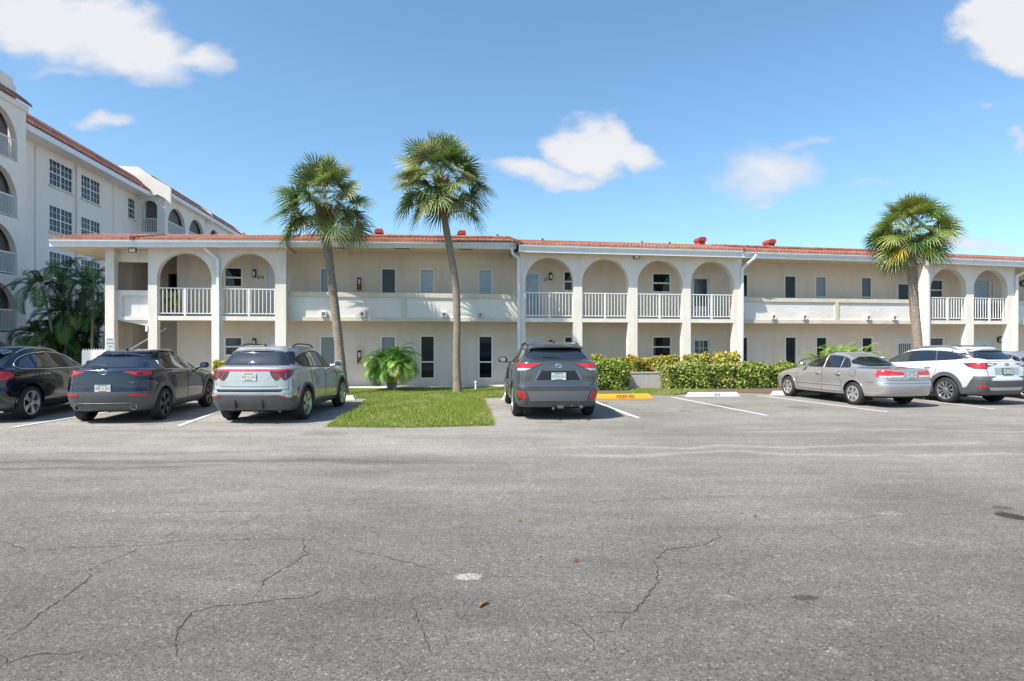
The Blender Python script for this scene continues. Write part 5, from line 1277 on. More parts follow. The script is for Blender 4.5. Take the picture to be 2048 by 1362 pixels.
        if style['type'] == 'cover':     # full wheel cover with small openings
            m.lathe([(Rr - .012, yo + .004), (Rr * .80, yo + .018), (Rr * .42, yo + .010), (Rr * .30, yo + .022), (0, yo + .026)], 'y', n=44)
            for k in range(6):
                a = 2 * math.pi * k / 6; pts = [(Rr * .78 * math.cos(a - .19), Rr * .78 * math.sin(a - .19)), (Rr * .82 * math.cos(a), Rr * .82 * math.sin(a)), (Rr * .78 * math.cos(a + .19), Rr * .78 * math.sin(a + .19)), (Rr * .50 * math.cos(a + .07), Rr * .50 * math.sin(a + .07)), (Rr * .50 * math.cos(a - .07), Rr * .50 * math.sin(a - .07))]
                m.prism(pts, lambda p, t_: (p[0], t_, p[1]), yo + .008, yo + .024, 1)
        else:
            n = style['n']; w0, w1 = style['w']; split = style.get('split', 0)
            for k in range(n):
                a = 2 * math.pi * k / n + .2
                for sp in ((-split, split) if split else (0,)):
                    a0 = a + sp * style.get('root', .4); a1 = a + sp; P0 = (.045, a0); P1 = (Rr - .012, a1)
                    def pt(rad, ang, off): return (rad * math.cos(ang) - off * math.sin(ang), rad * math.sin(ang) + off * math.cos(ang))
                    pts = [pt(.045, a0, -w0), pt(Rr * .55, (a0 + a1) / 2, -(w0 + w1) / 2 * .8), pt(Rr - .012, a1, -w1), pt(Rr - .012, a1, w1), pt(Rr * .55, (a0 + a1) / 2, (w0 + w1) / 2 * .8), pt(.045, a0, w0)]
                    m.prism(pts, lambda p, t_: (p[0], t_, p[1]), yo - .035, yo + .002, 0)
            m.lathe([(.065, yo - .03), (.062, yo + .006), (.03, yo + .012), (0, yo + .012)], 'y', n=20)
        rim = m.build('rim_mesh', [MT[rim_m], MT['alloydark']], smooth=True, angle=35)
        first = True
        for ax in (s.ro, s.ro + s.wb):
            for sg in (1, -1):
                wo = bpy.data.objects.new('wheel', tyre.data); COL.objects.link(wo); wo.parent = s.root; wo.location = (ax, sg * (s.hw - s.ti - w / 2), r); wo.rotation_euler = (0, random.uniform(0, 1), 0 if sg > 0 else math.pi)
                ri = bpy.data.objects.new('rim', rim.data); COL.objects.link(ri); ri.parent = wo
        bpy.data.objects.remove(tyre); bpy.data.objects.remove(rim)
    def plate(s, z, y=0, w=.30, h=.155, kind='orange', frame=False):
        loc, nrm = s.cast('rear', y, z); x = loc.x - .02; mb = MB(); mb.box(x - .006, x, y - w / 2, y + w / 2, z - h / 2, z + h / 2); p = mb.build('licence_plate', MT['plate'], s.root)
        if frame: mb = MB(); e = .014; mb.box(x - .004, x + .004, y - w / 2 - e, y + w / 2 + e, z + h / 2, z + h / 2 + e); mb.box(x - .004, x + .004, y - w / 2 - e, y + w / 2 + e, z - h / 2 - e * 1.6, z - h / 2); mb.box(x - .004, x + .004, y - w / 2 - e, y - w / 2, z - h / 2, z + h / 2); mb.box(x - .004, x + .004, y + w / 2, y + w / 2 + e, z - h / 2, z + h / 2); mb.build('plate_frame', MT['black'], p)
        mb = MB(); rnd = random.Random(int(z * 1000) + len(s.root.name)); 
        for k in range(6):
            if kind == 'orange' and k in (2, 3): continue
            yy = y - w * .38 + w * .76 * k / 5; hh = .032
            mb.box(x - .0085, x - .0065, yy - .013, yy - .007, z - hh, z + hh); mb.box(x - .0085, x - .0065, yy + .007, yy + .013, z - hh, z + hh * rnd.choice((0, 1))); mb.box(x - .0086, x - .0066, yy - .007, yy + .007, z + hh - .007, z + hh) if rnd.random() < .7 else None
            mb.box(x - .0086, x - .0066, yy - .007, yy + .007, z - .004, z + .004)
        mb.box(x - .0085, x - .0065, y - w * .3, y + w * .3, z + h * .34, z + h * .44); mb.box(x - .0085, x - .0065, y - w * .25, y + w * .25, z - h * .45, z - h * .36)
        mb.build('plate_print', MT['plategreen'], p)
        if kind == 'orange':
            mb = MB(); mb.lathe([(0, -.0088), (.022, -.0088), (.022, -.0062), (0, -.0062)], 'x', (x, y + .012, z + .004), 10); mb.lathe([(0, -.0089), (.022, -.0089), (.022, -.0061), (0, -.0061)], 'x', (x, y - .014, z - .006), 10); mb.build('plate_emblem', MT['plateorange'], p)
        return p
    def mirror(s, x, z, m, size=(.10, .115, .075)):
        for sg in (1, -1):
            loc, nrm = s.cast('side', x, z - .03, sg); y = loc.y; mb = MB(); a, b, c = size
            cx_, cy_, cz_ = x + .02, y + sg * (b + .07), z + .06
            n = 14; rings = []
            for i in range(7):
                t = i / 6; ang = math.pi * t; rr = math.sin(ang) ** .55 if 0 < t < 1 else .05
                rings.append([(cx_ - a * .55 + a * 1.3 * t ** .8, cy_ + b * rr * math.copysign(abs(math.cos(2 * math.pi * k / n)) ** .7, math.cos(2 * math.pi * k / n)), cz_ + c * rr * math.copysign(abs(math.sin(2 * math.pi * k / n)) ** .7, math.sin(2 * math.pi * k / n))) for k in range(n)])
            rings[0] = [(p[0], cy_ + (q_[1] - cy_) * .82, cz_ + (q_[2] - cz_) * .82) for p, q_ in zip(rings[0], rings[1])]
            base = len(mb.v)
            for r_ in rings: mb.v += r_
            for i in range(6):
                for k in range(n): a0 = base + i * n + k; a1 = base + i * n + (k + 1) % n; mb.f.append((a0, a1, a1 + n, a0 + n)); mb.m.append(0)
            mb.f.append(tuple(base + k for k in range(n))); mb.m.append(0)
            mb.tube([(x + .03, y - sg * .02, z - .02), (x + .03, cy_ - sg * b * .4, cz_ - c * .6)], [.03, .022], 8)
            o = mb.build('side_mirror', m, s.root, smooth=True, angle=50)
            g = MB(); pl = [(cx_ - a * .55 - .003, cy_ + (p[1] - cy_) * .80, cz_ + (p[2] - cz_) * .80) for p in rings[1]]; g.poly(pl); g.build('mirror_glass', MT['chrome'], o, fix=False)
    def handles(s, pts, m):
        for (x, z) in pts:
            for sg in (1, -1):
                loc, nrm = s.cast('side', x, z, sg); y = loc.y; mb = MB(); mb.tube([(x - .09, y + sg * .004, z), (x - .07, y + sg * .032, z + .002), (x + .07, y + sg * .034, z - .002), (x + .09, y + sg * .004, z - .004)], [.012, .014, .013, .011], 8); mb.build('door_handle', m, s.root, smooth=True, angle=60)
    def arch_trim(s, m, wd=.06, name='arch_cladding', lo=-.35):
        for ax, e in ((s.ro, 0), (s.ro + s.wb, 0)):
            r0, r1 = s.r + .045, s.r + .055 + wd; n = 26; A = [(-.12) + (math.pi + .24) * k / n for k in range(n + 1)]
            P_ = lambda r_, a: (ax + r_ * math.cos(a), s.r + .01 + r_ * math.sin(a))
            pts = [[P_(r1, a), P_(r1, b), P_(r0, b), P_(r0, a)] for a, b in zip(A[:-1], A[1:])]
            s.both(name, pts, m, .012, skirt=.03)
    def spoiler(s, x0, x1, z0, z1, hw_, m, th=.035, drop=.03):
        """roof end wing: plan outline with a bowed trailing edge"""
        mb = MB(); n = 14; top = []; bot = []
        for k in range(n + 1):
            t = -1 + 2 * k / n; y = hw_ * t; bow = .10 * t * t; top.append([(x1 + bow * .3, y, z1 - .05 * t ** 4 - .012 * t * t), (x0 + bow, y * .97, z0 - .05 * t ** 4 - drop * 0 - .012 * t * t)]); bot.append([(x1 + bow * .3, y * .98, z1 - th * 1.5 - .05 * t ** 4), (x0 + bow + .01, y * .95, z0 - th - .05 * t ** 4)])
        for k in range(n):
            a, b, c, d = top[k], top[k + 1], bot[k], bot[k + 1]
            mb.quad(a[0], b[0], b[1], a[1]); mb.quad(c[0], c[1], d[1], d[0]); mb.quad(a[1], b[1], d[1], c[1]); mb.quad(a[0], c[0], d[0], b[0])
        mb.quad(top[0][0], top[0][1], bot[0][1], bot[0][0]); mb.quad(top[-1][0], bot[-1][0], bot[-1][1], top[-1][1])
        return mb.build('roof_spoiler', m, s.root, smooth=True, angle=35)
    def roof_rails(s, x0, x1, y, m, h=.05, feet=False, r=.016):
        for sg in (1, -1):
            P = []
            for k in range(13):
                t = k / 12; x = x0 + (x1 - x0) * t; loc, nrm = s.cast('top', x, sg * y * (1 - .05 * abs(2 * t - 1))); e = min(t, 1 - t) * 8; P.append(loc + Vector((0, 0, min(1, e) * h - .005)))
            mb = MB(); mb.tube(P, r, 8); mb.build('roof_rail', m, s.root, smooth=True, angle=60)
    def fin(s, x, m):
        loc, nrm = s.cast('top', x, 0); mb = MB(); mb.prism([(-.07, -.01), (.08, -.01), (-.0, .045), (-.05, .055)], lambda p, t: (loc.x + p[0], t, loc.z + p[1]), -.014, .014); mb.build('antenna_fin', m, s.root)
    def word(s, txt, y, z, size, m, name='badge', align='CENTER'):
        loc, nrm = s.cast('rear', y, z); M_ = Matrix.Translation((loc.x - .008, y, z)) @ Matrix.Rotation(R(-90), 4, 'Z') @ Matrix.Rotation(R(90), 4, 'X')
        return text_mesh(txt, size, m, name, s.root, M_, .002, align)
    def rings(s, y, z, a, b, m, inner='ovals'):
        loc, nrm = s.cast('rear', y, z); x = loc.x - .008; mb = MB()
        def ell(cy, cz, ra, rb, r=.006): mb.tube([(x, cy + ra * math.cos(t), cz + rb * math.sin(t)) for t in np.linspace(0, 2 * math.pi, 25)], r, 5, caps=False)
        ell(y, z, a, b)
        if inner == 'ovals': ell(y, z, a * .36, b * .95, .005); ell(y, z + b * .35, a * .75, b * .42, .005)
        elif inner == 'wings': mb.tube([(x, y + a * .9, z + b * .15), (x, y + a * .45, z + b * .30), (x, y, z - b * .35), (x, y - a * .45, z + b * .30), (x, y - a * .9, z + b * .15)], .006, 5)
        elif inner == 'h': mb.tube([(x, y + a * .45, z - b * .7), (x, y + a * .22, z + b * .7)], .007, 5); mb.tube([(x, y - a * .22, z - b * .7), (x, y - a * .45, z + b * .7)], .007, 5); mb.tube([(x, y + a * .3, z - b * .1), (x, y - a * .3, z + b * .1)], .006, 5)
        elif inner == 'hsq': pass
        mb.build('badge', m, s.root)
    def place(s, lx_, ly_, px, py, yaw, k=1.03):
        """put the ground point (lx,ly) of the car at the ground point seen at photo pixel; yaw = heading angle from +Y (left positive)"""
        s.root.scale = (k, k, k); a = R(90) + yaw; X, Y = G(px, py); c, q_ = math.cos(a), math.sin(a)
        s.root.rotation_euler = (0, 0, a); s.root.location = (X - k * (lx_ * c - ly_ * q_), Y - k * (lx_ * q_ + ly_ * c), 0.002)

def paint(name, col, metal=.35, rough=.32, coat=1.0):
    rough *= .75
    m = mat(name, col, rough, metal=metal, var=.03, vscale=2.0, coat=coat, bump=.0); p = m.node_tree.nodes['Principled BSDF']
    nt = m.node_tree; n = nt.nodes.new('ShaderNodeTexNoise'); n.inputs['Scale'].default_value = 900; b = nt.nodes.new('ShaderNodeBump'); b.inputs['Strength'].default_value = .03; b.inputs['Distance'].default_value = .001
    nt.links.new(n.outputs[0], b.inputs['Height']); nt.links.new(b.outputs[0], p.inputs['Normal']); return m

def suv(L_, hw, H, beltr, beltf, cowl, wsx, g0, g1, roofw, hood=.98, nose=.70, bump=.66, tumble=.07, tail=.06, rr=.26, corner=.07):
    #        zr, xr, zf, xf, w, rr, rf, br, bf, tr, tf, zc
    return [(.24, .42, .22, L_ - .38, hw - .16, rr, .3, .10, .12, .05, .05, 0),
            (.30, .17, .27, L_ - .15, hw - .06, rr, .35, .10, .16, .05, .06, 0),
            (.46, .05, .45, L_ - .04, hw - .012, rr, .4, corner + .04, .20, .05, .06, 0),
            (bump, .0, bump * .95, L_, hw, rr, .42, corner + .03, .22, .045, .06, 0),
            (bump + .10, .03, nose + .08, L_ - .02, hw - .004, rr, .42, corner + .02, .24, .045, .06, 0),
            ((bump + beltr) / 2 + .02, tail * .8, hood - .12, L_ - .09, hw - .012, rr, .42, corner, .26, .05, .06, 0),
            (beltr - .10, tail, hood - .02, L_ - .30, hw - .035, rr, .42, corner, .26, .06, .07, 0),
            (beltr - .03, tail + .015, (hood + beltf) / 2, (L_ - .30 + cowl) / 2 + .1, hw - .06, rr, .36, corner, .2, .07, .10, 0),
            (beltr + .01, g0, beltf, cowl, hw - .085, rr * .9, .25, corner, .16, .09, .08, 0),
            (beltr * .5 + H * .5 - .03, g0 + (g1 - g0) * .50, beltf * .5 + H * .5 - .03, cowl + (wsx - cowl) * .52, (hw - .085) * .45 + roofw * .55, rr * .8, .22, corner, .13, .09, .06, 0),
            (H - .115, g0 + (g1 - g0) * .92, H - .11, wsx + .10, roofw + .015, rr * .8, .22, corner, .12, .08, .05, .01),
            (H - .055, g1 + .04, H - .06, wsx - .08, roofw - .04, rr * .7, .22, corner, .12, .08, .04, .02),
            (H - .03, g1 + .16, H - .032, wsx - .25, roofw - .14, rr * .6, .2, .05, .1, .05, .03, .02),
            (H - .022, g1 + .4, H - .022, wsx - .45, roofw * .45, .1, .1, .03, .06, .02, .02, .02),
            (H - .02, g1 + .6, H - .02, wsx - .6, .02, .01, .01, .0, .0, .0, .0, .02)]
MT['hitch'] = mat('dull_steel', (.18, .175, .165), .45, metal=.7, var=.3, vscale=20); GL = MT['carglass']; MT['indicator'] = mat('amber_lens', (.62, .07, .01), .15, var=.2, coat=.7)

# ---- silver compact SUV
P_SIL = paint('silver_paint', (.47, .485, .485), .55, .30)
c = Car('silver_suv', 'silver compact SUV with a full width red light bar, parked beside the grass island', suv(4.63, .932, 1.665, 1.22, 1.10, 3.52, 2.45, .20, .55, .655), 4.63, .932, 1.665, 2.755, .98, .365, P_SIL, 'SUV')
c.patch('rear_window', [(-.71, 1.235), (.71, 1.235), (.60, 1.53), (-.60, 1.53)], 'rear', GL, .006)
c.rings(0, 1.27, .085, .045, MT['chrome'], 'h')
c.patch('light_bar', [(-.88, 1.125), (.88, 1.125), (.86, 1.158), (-.86, 1.158)], 'rear', MT['redlens'], .010)
c.rearpair('tail_light', [(.42, 1.12), (.87, 1.12), (.86, 1.05), (.76, .93), (.70, .93), (.66, 1.00), (.60, .93), (.54, .92), (.47, 1.0)], MT['darklens'], .009)
for sg in (1, -1):
    for (y0, z0, y1, z1) in ((.52, 1.08, .57, .95), (.60, 1.09, .65, .97), (.74, 1.09, .74, .96), (.82, 1.09, .83, 1.02)): c.bead('light_strip', [(y0 * sg, z0), (y1 * sg, z1)], 'rear', MT['redlens'], .010, off=.012)
    c.patch('tail_light', [(.16, 1.155), (.36, 1.135), (.30, 1.07), (.22, 1.02), (.12, 1.04)], 'side', MT['darklens'], .009, sg)
c.plate(1.005, w=.31); c.word('TUCSON', .72, .845, .045, MT['alloydark'], align='LEFT')
c.patch('tailgate_recess', [(-.36, .92), (.36, .92), (.47, 1.09), (-.47, 1.09)], 'rear', P_SIL, .0035)
c.patch('bumper_gap', [(-.66, .685), (.66, .685), (.70, .73), (-.70, .73)], 'rear', MT['seam'], .004)
c.patch('diffuser', [(-.93, .30), (.93, .30), (.93, .50), (.80, .56), (.62, .615), (-.62, .615), (-.80, .56), (-.93, .50)], 'rear', MT['plastic'], .008)
c.patch('bumper_trim', [(-.66, .625), (-.30, .645), (.30, .645), (.66, .625), (.80, .56), (.84, .575), (.68, .655), (.30, .67), (-.30, .67), (-.68, .655), (-.84, .575), (-.80, .56)], 'rear', MT['alloy'], .014)
for sg in (1, -1): mb = MB(); loc, _ = c.cast('rear', sg * .28, .42); mb.box(loc.x - .05, loc.x + .02, sg * .27, sg * .30, .34, .55); mb.build('diffuser_fin', MT['alloydark'], c.root)
c.rearpair('reflector', [(.63, .60), (.76, .57), (.72, .635), (.66, .655)], MT['redlens'], .014); c.rearpair('reverse_light', [(.765, .585), (.84, .57), (.84, .615), (.755, .635)], MT['clearlens'], .012)
dlo = chaikin([(.70, 1.33), (.86, 1.20), (1.5, 1.155), (3.0, 1.09), (3.32, 1.10), (3.0, 1.26), (2.45, 1.47), (1.9, 1.525), (1.3, 1.50), (.92, 1.42)], 1)
c.both('window_trim', dlo, MT['black'], .004)
c.both('side_window', [(2.28, 1.14), (3.02, 1.115), (3.08, 1.16), (2.55, 1.40), (2.30, 1.455)], MT['carglass_light'], .008); c.both('side_window', [(1.32, 1.185), (2.20, 1.145), (2.20, 1.47), (1.75, 1.495), (1.36, 1.475)], GL, .008); c.both('side_window', [(.84, 1.33), (.93, 1.22), (1.25, 1.19), (1.29, 1.465), (.98, 1.40)], GL, .008)
c.patch('rear_pillar_trim', [(.605, 1.52), (.715, 1.235), (.75, 1.25), (.635, 1.52)], 'rear', MT['black'], .007); c.patch('rear_pillar_trim', [(-.605, 1.52), (-.635, 1.52), (-.75, 1.25), (-.715, 1.235)], 'rear', MT['black'], .007)
c.both('sill_cladding', [(1.42, .25), (3.28, .25), (3.28, .36), (1.9, .42), (1.42, .40)], MT['plastic'], .008); c.both('bumper_cladding', [(.04, .28), (.56, .28), (.56, .44), (.40, .58), (.05, .62)], MT['plastic'], .008)
c.arch_trim(MT['plastic'], .05); c.both('marker_light', [(.42, .60), (.50, .70), (.52, .80), (.44, .72)], MT['redlens'], .018)
c.seams([('side', [(1.30, 1.17), (1.26, .95), (1.45, .45)]), ('side', [(2.24, 1.14), (2.22, .42)]), ('side', [(3.15, 1.06), (3.22, .80), (3.15, .45)]), ('side', [(1.45, .44), (3.15, .44)]), ('rearsym', [(.83, 1.10), (.80, .93), (.79, .74)]), ('rear', [(-.79, .74), (.79, .74)]), ('rear', [(-.6, .80), (.6, .80)])])
c.handles([(2.42, .93), (1.50, .98)], P_SIL); c.mirror(3.05, 1.13, P_SIL); c.spoiler(.46, .78, 1.575, 1.62, .60, P_SIL); c.roof_rails(.95, 2.35, .60, MT['black']); c.fin(.88, MT['black'])
c.wheels(dict(type='s', n=5, w=(.028, .040), split=.22, root=.6), 'alloy')
mb = MB(); mb.box(.30, .42, -.10, .02, .22, .33); mb.tube([(.25, .0, .27), (.9, .0, .27)], .022, 8); mb.tube([(.3, -.55, .26), (.9, -.2, .26)], .03, 8); mb.build('exhaust', MT['hitch'], c.root)
c.place(.98, -.93, 617, 838.5, R(-.5)); TUC = c

# ---- navy compact crossover with grey cladding
P_NAVY = paint('navy_paint', (.007, .010, .026), .3, .22)
c = Car('navy_crossover', 'navy blue compact crossover with grey lower cladding and twin exhausts', suv(4.40, .90, 1.565, 1.17, 1.05, 3.30, 2.25, .22, .70, .56, hood=.95, rr=.32, corner=.10), 4.40, .90, 1.565, 2.655, .86, .352, P_NAVY, 'SUV')
c.patch('rear_window', [(-.62, 1.19), (.62, 1.19), (.54, 1.44), (-.54, 1.44)], 'rear', GL, .006)
c.rings(.02, 1.105, .068, .055, MT['chrome'], 'wings')
c.rearpair('tail_light', [(.36, 1.105), (.86, 1.12), (.84, 1.04), (.66, 1.0), (.56, 1.055)], MT['redlens'], .010); c.rearpair('lamp_core', [(.62, 1.03), (.68, 1.02), (.72, 1.05), (.68, 1.09), (.62, 1.085)], MT['darklens'], .016)
for sg in (1, -1): c.patch('tail_light', [(.14, 1.12), (.42, 1.125), (.40, 1.07), (.26, 1.035), (.10, 1.04)], 'side', MT['redlens'], .010, sg)
c.patch('tailgate_crease', [(-.70, .86), (.70, .86), (.64, .95), (.30, 1.02), (-.30, 1.02), (-.64, .95)], 'rear', P_NAVY, .008)
c.patch('licence_recess', [(-.34, .70), (.34, .70), (.42, .83), (-.42, .83)], 'rear', P_NAVY, .004); c.plate(.765, w=.31, h=.145); c.word('CX-30', .55, .885, .05, MT['chrome'], align='LEFT'); c.word('mazda', -.52, .885, .05, MT['chrome'])
c.patch('bumper_cladding', [(-.90, .27), (.90, .27), (.90, .685), (-.90, .685)], 'rear', MT['plastic'], .010)
c.both('bumper_cladding', [(.03, .27), (.50, .27), (.47, .44), (.44, .62), (.30, .69), (.06, .685)], MT['plastic'], .010)
c.bead('bumper_edge', [(-.62, .42), (-.5, .45), (.5, .45), (.62, .42)], 'rear', MT['hitch'], .007, off=.012)
c.rearpair('reflector', [(.50, .60), (.80, .60), (.79, .645), (.50, .645)], MT['redlens'], .018)
for sg in (1, -1):
    loc, _ = c.cast('rear', sg * .56, .36); mb = MB(); mb.lathe([(.055, -.03), (.062, -.03), (.062, .1), (.05, .1)], 'x', (loc.x, sg * .56, .36), 18); mb.lathe([(.05, .0), (0, .0)], 'x', (loc.x + .02, sg * .56, .36), 18, 1); mb.build('exhaust_tip', [MT['chrome'], MT['well']], c.root, smooth=True)
dlo = chaikin([(.86, 1.20), (.98, 1.125), (2.9, 1.05), (3.12, 1.06), (2.85, 1.22), (2.35, 1.38), (1.8, 1.435), (1.3, 1.41), (.98, 1.33)], 1)
c.both('window_trim', dlo, MT['black'], .004)
for sg in (1, -1): c.bead('chrome_strip', [(2.95, 1.05), (2.0, 1.085), (1.02, 1.12), (.90, 1.19), (.98, 1.31)], 'side', MT['chrome'], .009, sg, .006)
c.both('side_window', [(2.10, 1.095), (2.80, 1.075), (2.86, 1.12), (2.45, 1.30), (2.12, 1.385)], MT['carglass_light'], .008); c.both('side_window', [(1.28, 1.13), (2.02, 1.10), (2.02, 1.39), (1.7, 1.405), (1.32, 1.38)], GL, .008); c.both('side_window', [(.94, 1.22), (1.02, 1.145), (1.22, 1.135), (1.24, 1.36), (1.0, 1.31)], GL, .008)
c.both('sill_cladding', [(1.28, .24), (3.10, .24), (3.10, .40), (1.28, .40)], MT['plastic'], .010); c.arch_trim(MT['plastic'], .11)
c.seams([('side', [(1.24, 1.12), (1.20, .9), (1.36, .42)]), ('side', [(2.06, 1.09), (2.04, .42)]), ('side', [(2.98, 1.0), (3.02, .42)]), ('rearsym', [(.60, 1.03), (.66, .86), (.60, .70)])])
c.handles([(2.22, .93), (1.38, .96)], P_NAVY); c.mirror(2.86, 1.08, P_NAVY); c.spoiler(.60, .90, 1.475, 1.515, .50, P_NAVY); c.roof_rails(1.0, 2.15, .555, MT['black'], .035); c.fin(1.0, MT['black'])
mb = MB(); mb.tube([(x.x, x.y, x.z) for x in c.linepath([(.05, 1.215), (.38, 1.235)], 'rear', off=.012)], [.014] * 5 if False else .012, 6); mb.build('rear_wiper', MT['black'], c.root)
c.wheels(dict(type='s', n=5, w=(.022, .034), split=.17, root=.5), 'alloydark'); 
c.place(.86, -.90, 333, 838.5, R(6.5)); 

# ---- black luxury SUV cropped by the left edge
P_BLK = paint('blueblack_paint', (.004, .006, .012), .25, .2)
c = Car('black_suv', 'glossy blue black SUV with chrome window line, cut by the left edge', suv(4.67, .945, 1.645, 1.17, 1.09, 3.45, 2.35, .22, .62, .60, hood=1.0, rr=.32, corner=.12), 4.67, .945, 1.645, 2.873, .90, .375, P_BLK, 'SUV')
c.patch('rear_window', [(-.66, 1.20), (.66, 1.20), (.58, 1.51), (-.58, 1.51)], 'rear', GL, .006)
c.rearpair('tail_light', [(.50, 1.10), (.90, 1.10), (.90, .94), (.62, .92), (.48, 1.0)], MT['redlens'], .010)
for sg in (1, -1): c.patch('tail_light', [(.12, 1.09), (.46, 1.07), (.36, .96), (.20, .91), (.08, .92)], 'side', MT['redlens'], .010, sg)
dlo = chaikin([(.56, 1.20), (.74, 1.12), (2.9, 1.09), (3.18, 1.10), (2.9, 1.28), (2.4, 1.44), (1.8, 1.50), (1.2, 1.47), (.80, 1.36)], 1)
c.both('window_trim', dlo, MT['black'], .004)
for sg in (1, -1): c.bead('chrome_strip', dlo, 'side', MT['chrome'], .011, sg, .008, closed=True)
c.both('side_window', [(2.22, 1.13), (2.9, 1.12), (2.95, 1.16), (2.5, 1.36), (2.24, 1.43)], MT['carglass_light'], .008); c.both('side_window', [(1.20, 1.145), (2.15, 1.13), (2.15, 1.455), (1.7, 1.465), (1.24, 1.43)], GL, .008); c.both('side_window', [(.70, 1.20), (.80, 1.155), (1.14, 1.145), (1.17, 1.42), (.86, 1.33)], GL, .008)
c.seams([('side', [(1.18, 1.13), (1.18, .9), (1.40, .45)]), ('side', [(2.18, 1.12), (2.16, .42)]), ('side', [(3.05, 1.05), (3.10, .42)]), ('side', [(1.4, .40), (3.1, .40)])])
c.arch_trim(P_BLK, .03); c.handles([(2.34, .98), (1.42, 1.0)], MT['chrome']); c.mirror(2.98, 1.12, P_BLK); c.spoiler(.42, .76, 1.545, 1.605, .58, P_BLK); c.patch('bumper_lower', [(-.9, .27), (.9, .27), (.88, .42), (-.88, .42)], 'rear', MT['plastic'], .008); c.plate(.80)
c.roof_rails(.9, 2.3, .60, MT['chrome'], .03, r=.013); c.wheels(dict(type='s', n=5, w=(.024, .030), split=.13, root=.9), 'alloy')
c.place(.90, -.94, 66, 838.5, R(6))

# ---- dark grey three row SUV
P_GRY = paint('dark_grey_paint', (.085, .092, .105), .5, .28)
c = Car('dark_grey_suv', 'dark grey three row SUV with wedge red tail lights at the centre of the photo', suv(4.95, .965, 1.73, 1.32, 1.16, 3.80, 2.60, .18, .52, .64, hood=1.06, bump=.72, rr=.22, corner=.05), 4.95, .965, 1.73, 2.85, 1.08, .385, P_GRY, 'SUV')
c.patch('rear_window', chaikin([(-.68, 1.37), (-.5, 1.335), (.5, 1.335), (.68, 1.37), (.72, 1.46), (.62, 1.60), (-.62, 1.60), (-.72, 1.46)], 1), 'rear', GL, .006)
c.rings(0, 1.205, .068, .048, MT['chrome'], 'ovals')
c.rearpair('tail_light', [(.36, 1.262), (.93, 1.262), (.93, 1.16), (.62, 1.165)], MT['redlens'], .018, step=.05); c.rearpair('reverse_light', [(.58, 1.16), (.92, 1.155), (.91, 1.10), (.72, 1.11)], MT['clearlens'], .009)
for sg in (1, -1): c.patch('tail_light', [(.12, 1.26), (.42, 1.27), (.36, 1.20), (.20, 1.15), (.06, 1.155)], 'side', MT['redlens'], .010, sg)
c.patch('licence_recess', [(-.52, .87), (.52, .87), (.40, 1.12), (-.40, 1.12)], 'rear', P_GRY, .004); c.patch('licence_recess', [(-.48, .885), (.48, .885), (.37, 1.10), (-.37, 1.10)], 'rear', MT['alloydark'], .006)
c.bead('chrome_strip', [(-.40, 1.115), (-.53, .875), (.53, .875), (.40, 1.115)], 'rear', MT['chrome'], .006, off=.010)
c.plate(.98, w=.32, h=.16, frame=True, kind='plain'); c.word('HIGHLANDER', .74, .775, .042, MT['chrome'], align='LEFT'); c.word('XLE', -.62, .775, .042, MT['chrome'])
c.patch('bumper_panel', [(-.62, .44), (.62, .44), (.70, .655), (-.70, .655)], 'rear', paint('bumper_silver', (.16, .17, .19), .4, .35), .010)
c.patch('bumper_lower', [(-.93, .30), (.93, .30), (.92, .40), (-.92, .40)], 'rear', MT['plastic'], .009)
c.rearpair('reflector_surround', [(.70, .42), (.86, .52), (.90, .66), (.74, .65), (.66, .50)], MT['plastic'], .009); c.rearpair('reflector', [(.735, .48), (.85, .53), (.87, .635), (.77, .64), (.70, .53)], MT['redlens'], .016)
dlo = chaikin([(.50, 1.46), (.62, 1.30), (1.2, 1.25), (3.2, 1.155), (3.5, 1.16), (3.2, 1.34), (2.7, 1.53), (2.0, 1.60), (1.2, 1.59), (.72, 1.55)], 1)
c.both('window_trim', dlo, MT['black'], .004)
c.both('side_window', [(2.45, 1.21), (3.2, 1.18), (3.25, 1.22), (2.8, 1.44), (2.47, 1.53)], GL, .008); c.both('side_window', [(1.45, 1.25), (2.38, 1.21), (2.38, 1.55), (1.9, 1.57), (1.48, 1.57)], GL, .008); c.both('side_window', [(.60, 1.44), (.70, 1.31), (1.38, 1.26), (1.40, 1.565), (.80, 1.53)], GL, .008)
c.seams([('side', [(1.42, 1.24), (1.40, .95), (1.62, .45)]), ('side', [(2.42, 1.2), (2.40, .42)]), ('side', [(3.35, 1.1), (3.40, .42)]), ('rearsym', [(.79, 1.26), (.80, .86), (.68, .74)]), ('rear', [(-.68, .74), (.68, .74)])])
c.arch_trim(P_GRY, .035); c.both('sill_cladding', [(1.50, .25), (3.50, .25), (3.50, .36), (1.50, .36)], MT['plastic'], .008)
c.handles([(2.60, 1.0), (1.62, 1.03)], P_GRY); c.mirror(3.28, 1.19, P_GRY, (.10, .13, .085)); c.spoiler(.34, .70, 1.64, 1.695, .64, P_GRY); c.patch('brake_light', [(-.14, 1.615), (.14, 1.615), (.13, 1.64), (-.13, 1.64)], 'rear', MT['redlens'], .03, skirt=.0)
c.roof_rails(.9, 2.5, .63, MT['black'], .03); c.fin(.85, MT['black'])
mb = MB(); mb.tube([tuple(v) for v in c.linepath([(-.02, 1.375), (.34, 1.395)], 'rear', off=.014)], .012, 6); mb.build('rear_wiper', MT['black'], c.root)
mb = MB(); mb.tube([(.12, -.05, .31), (.8, -.05, .31)], .03, 8); mb.box(.10, .2, -.12, .02, .27, .36); mb.tube([(.02, .12, .27), (.16, .10, .28)], .028, 8); mb.tube([(.0, -.50, .31), (.5, -.5, .31)], .038, 10); mb.tube([(.05, -.3, .33), (.4, -.12, .30)], .02, 6); mb.build('tow_hitch', MT['hitch'], c.root)
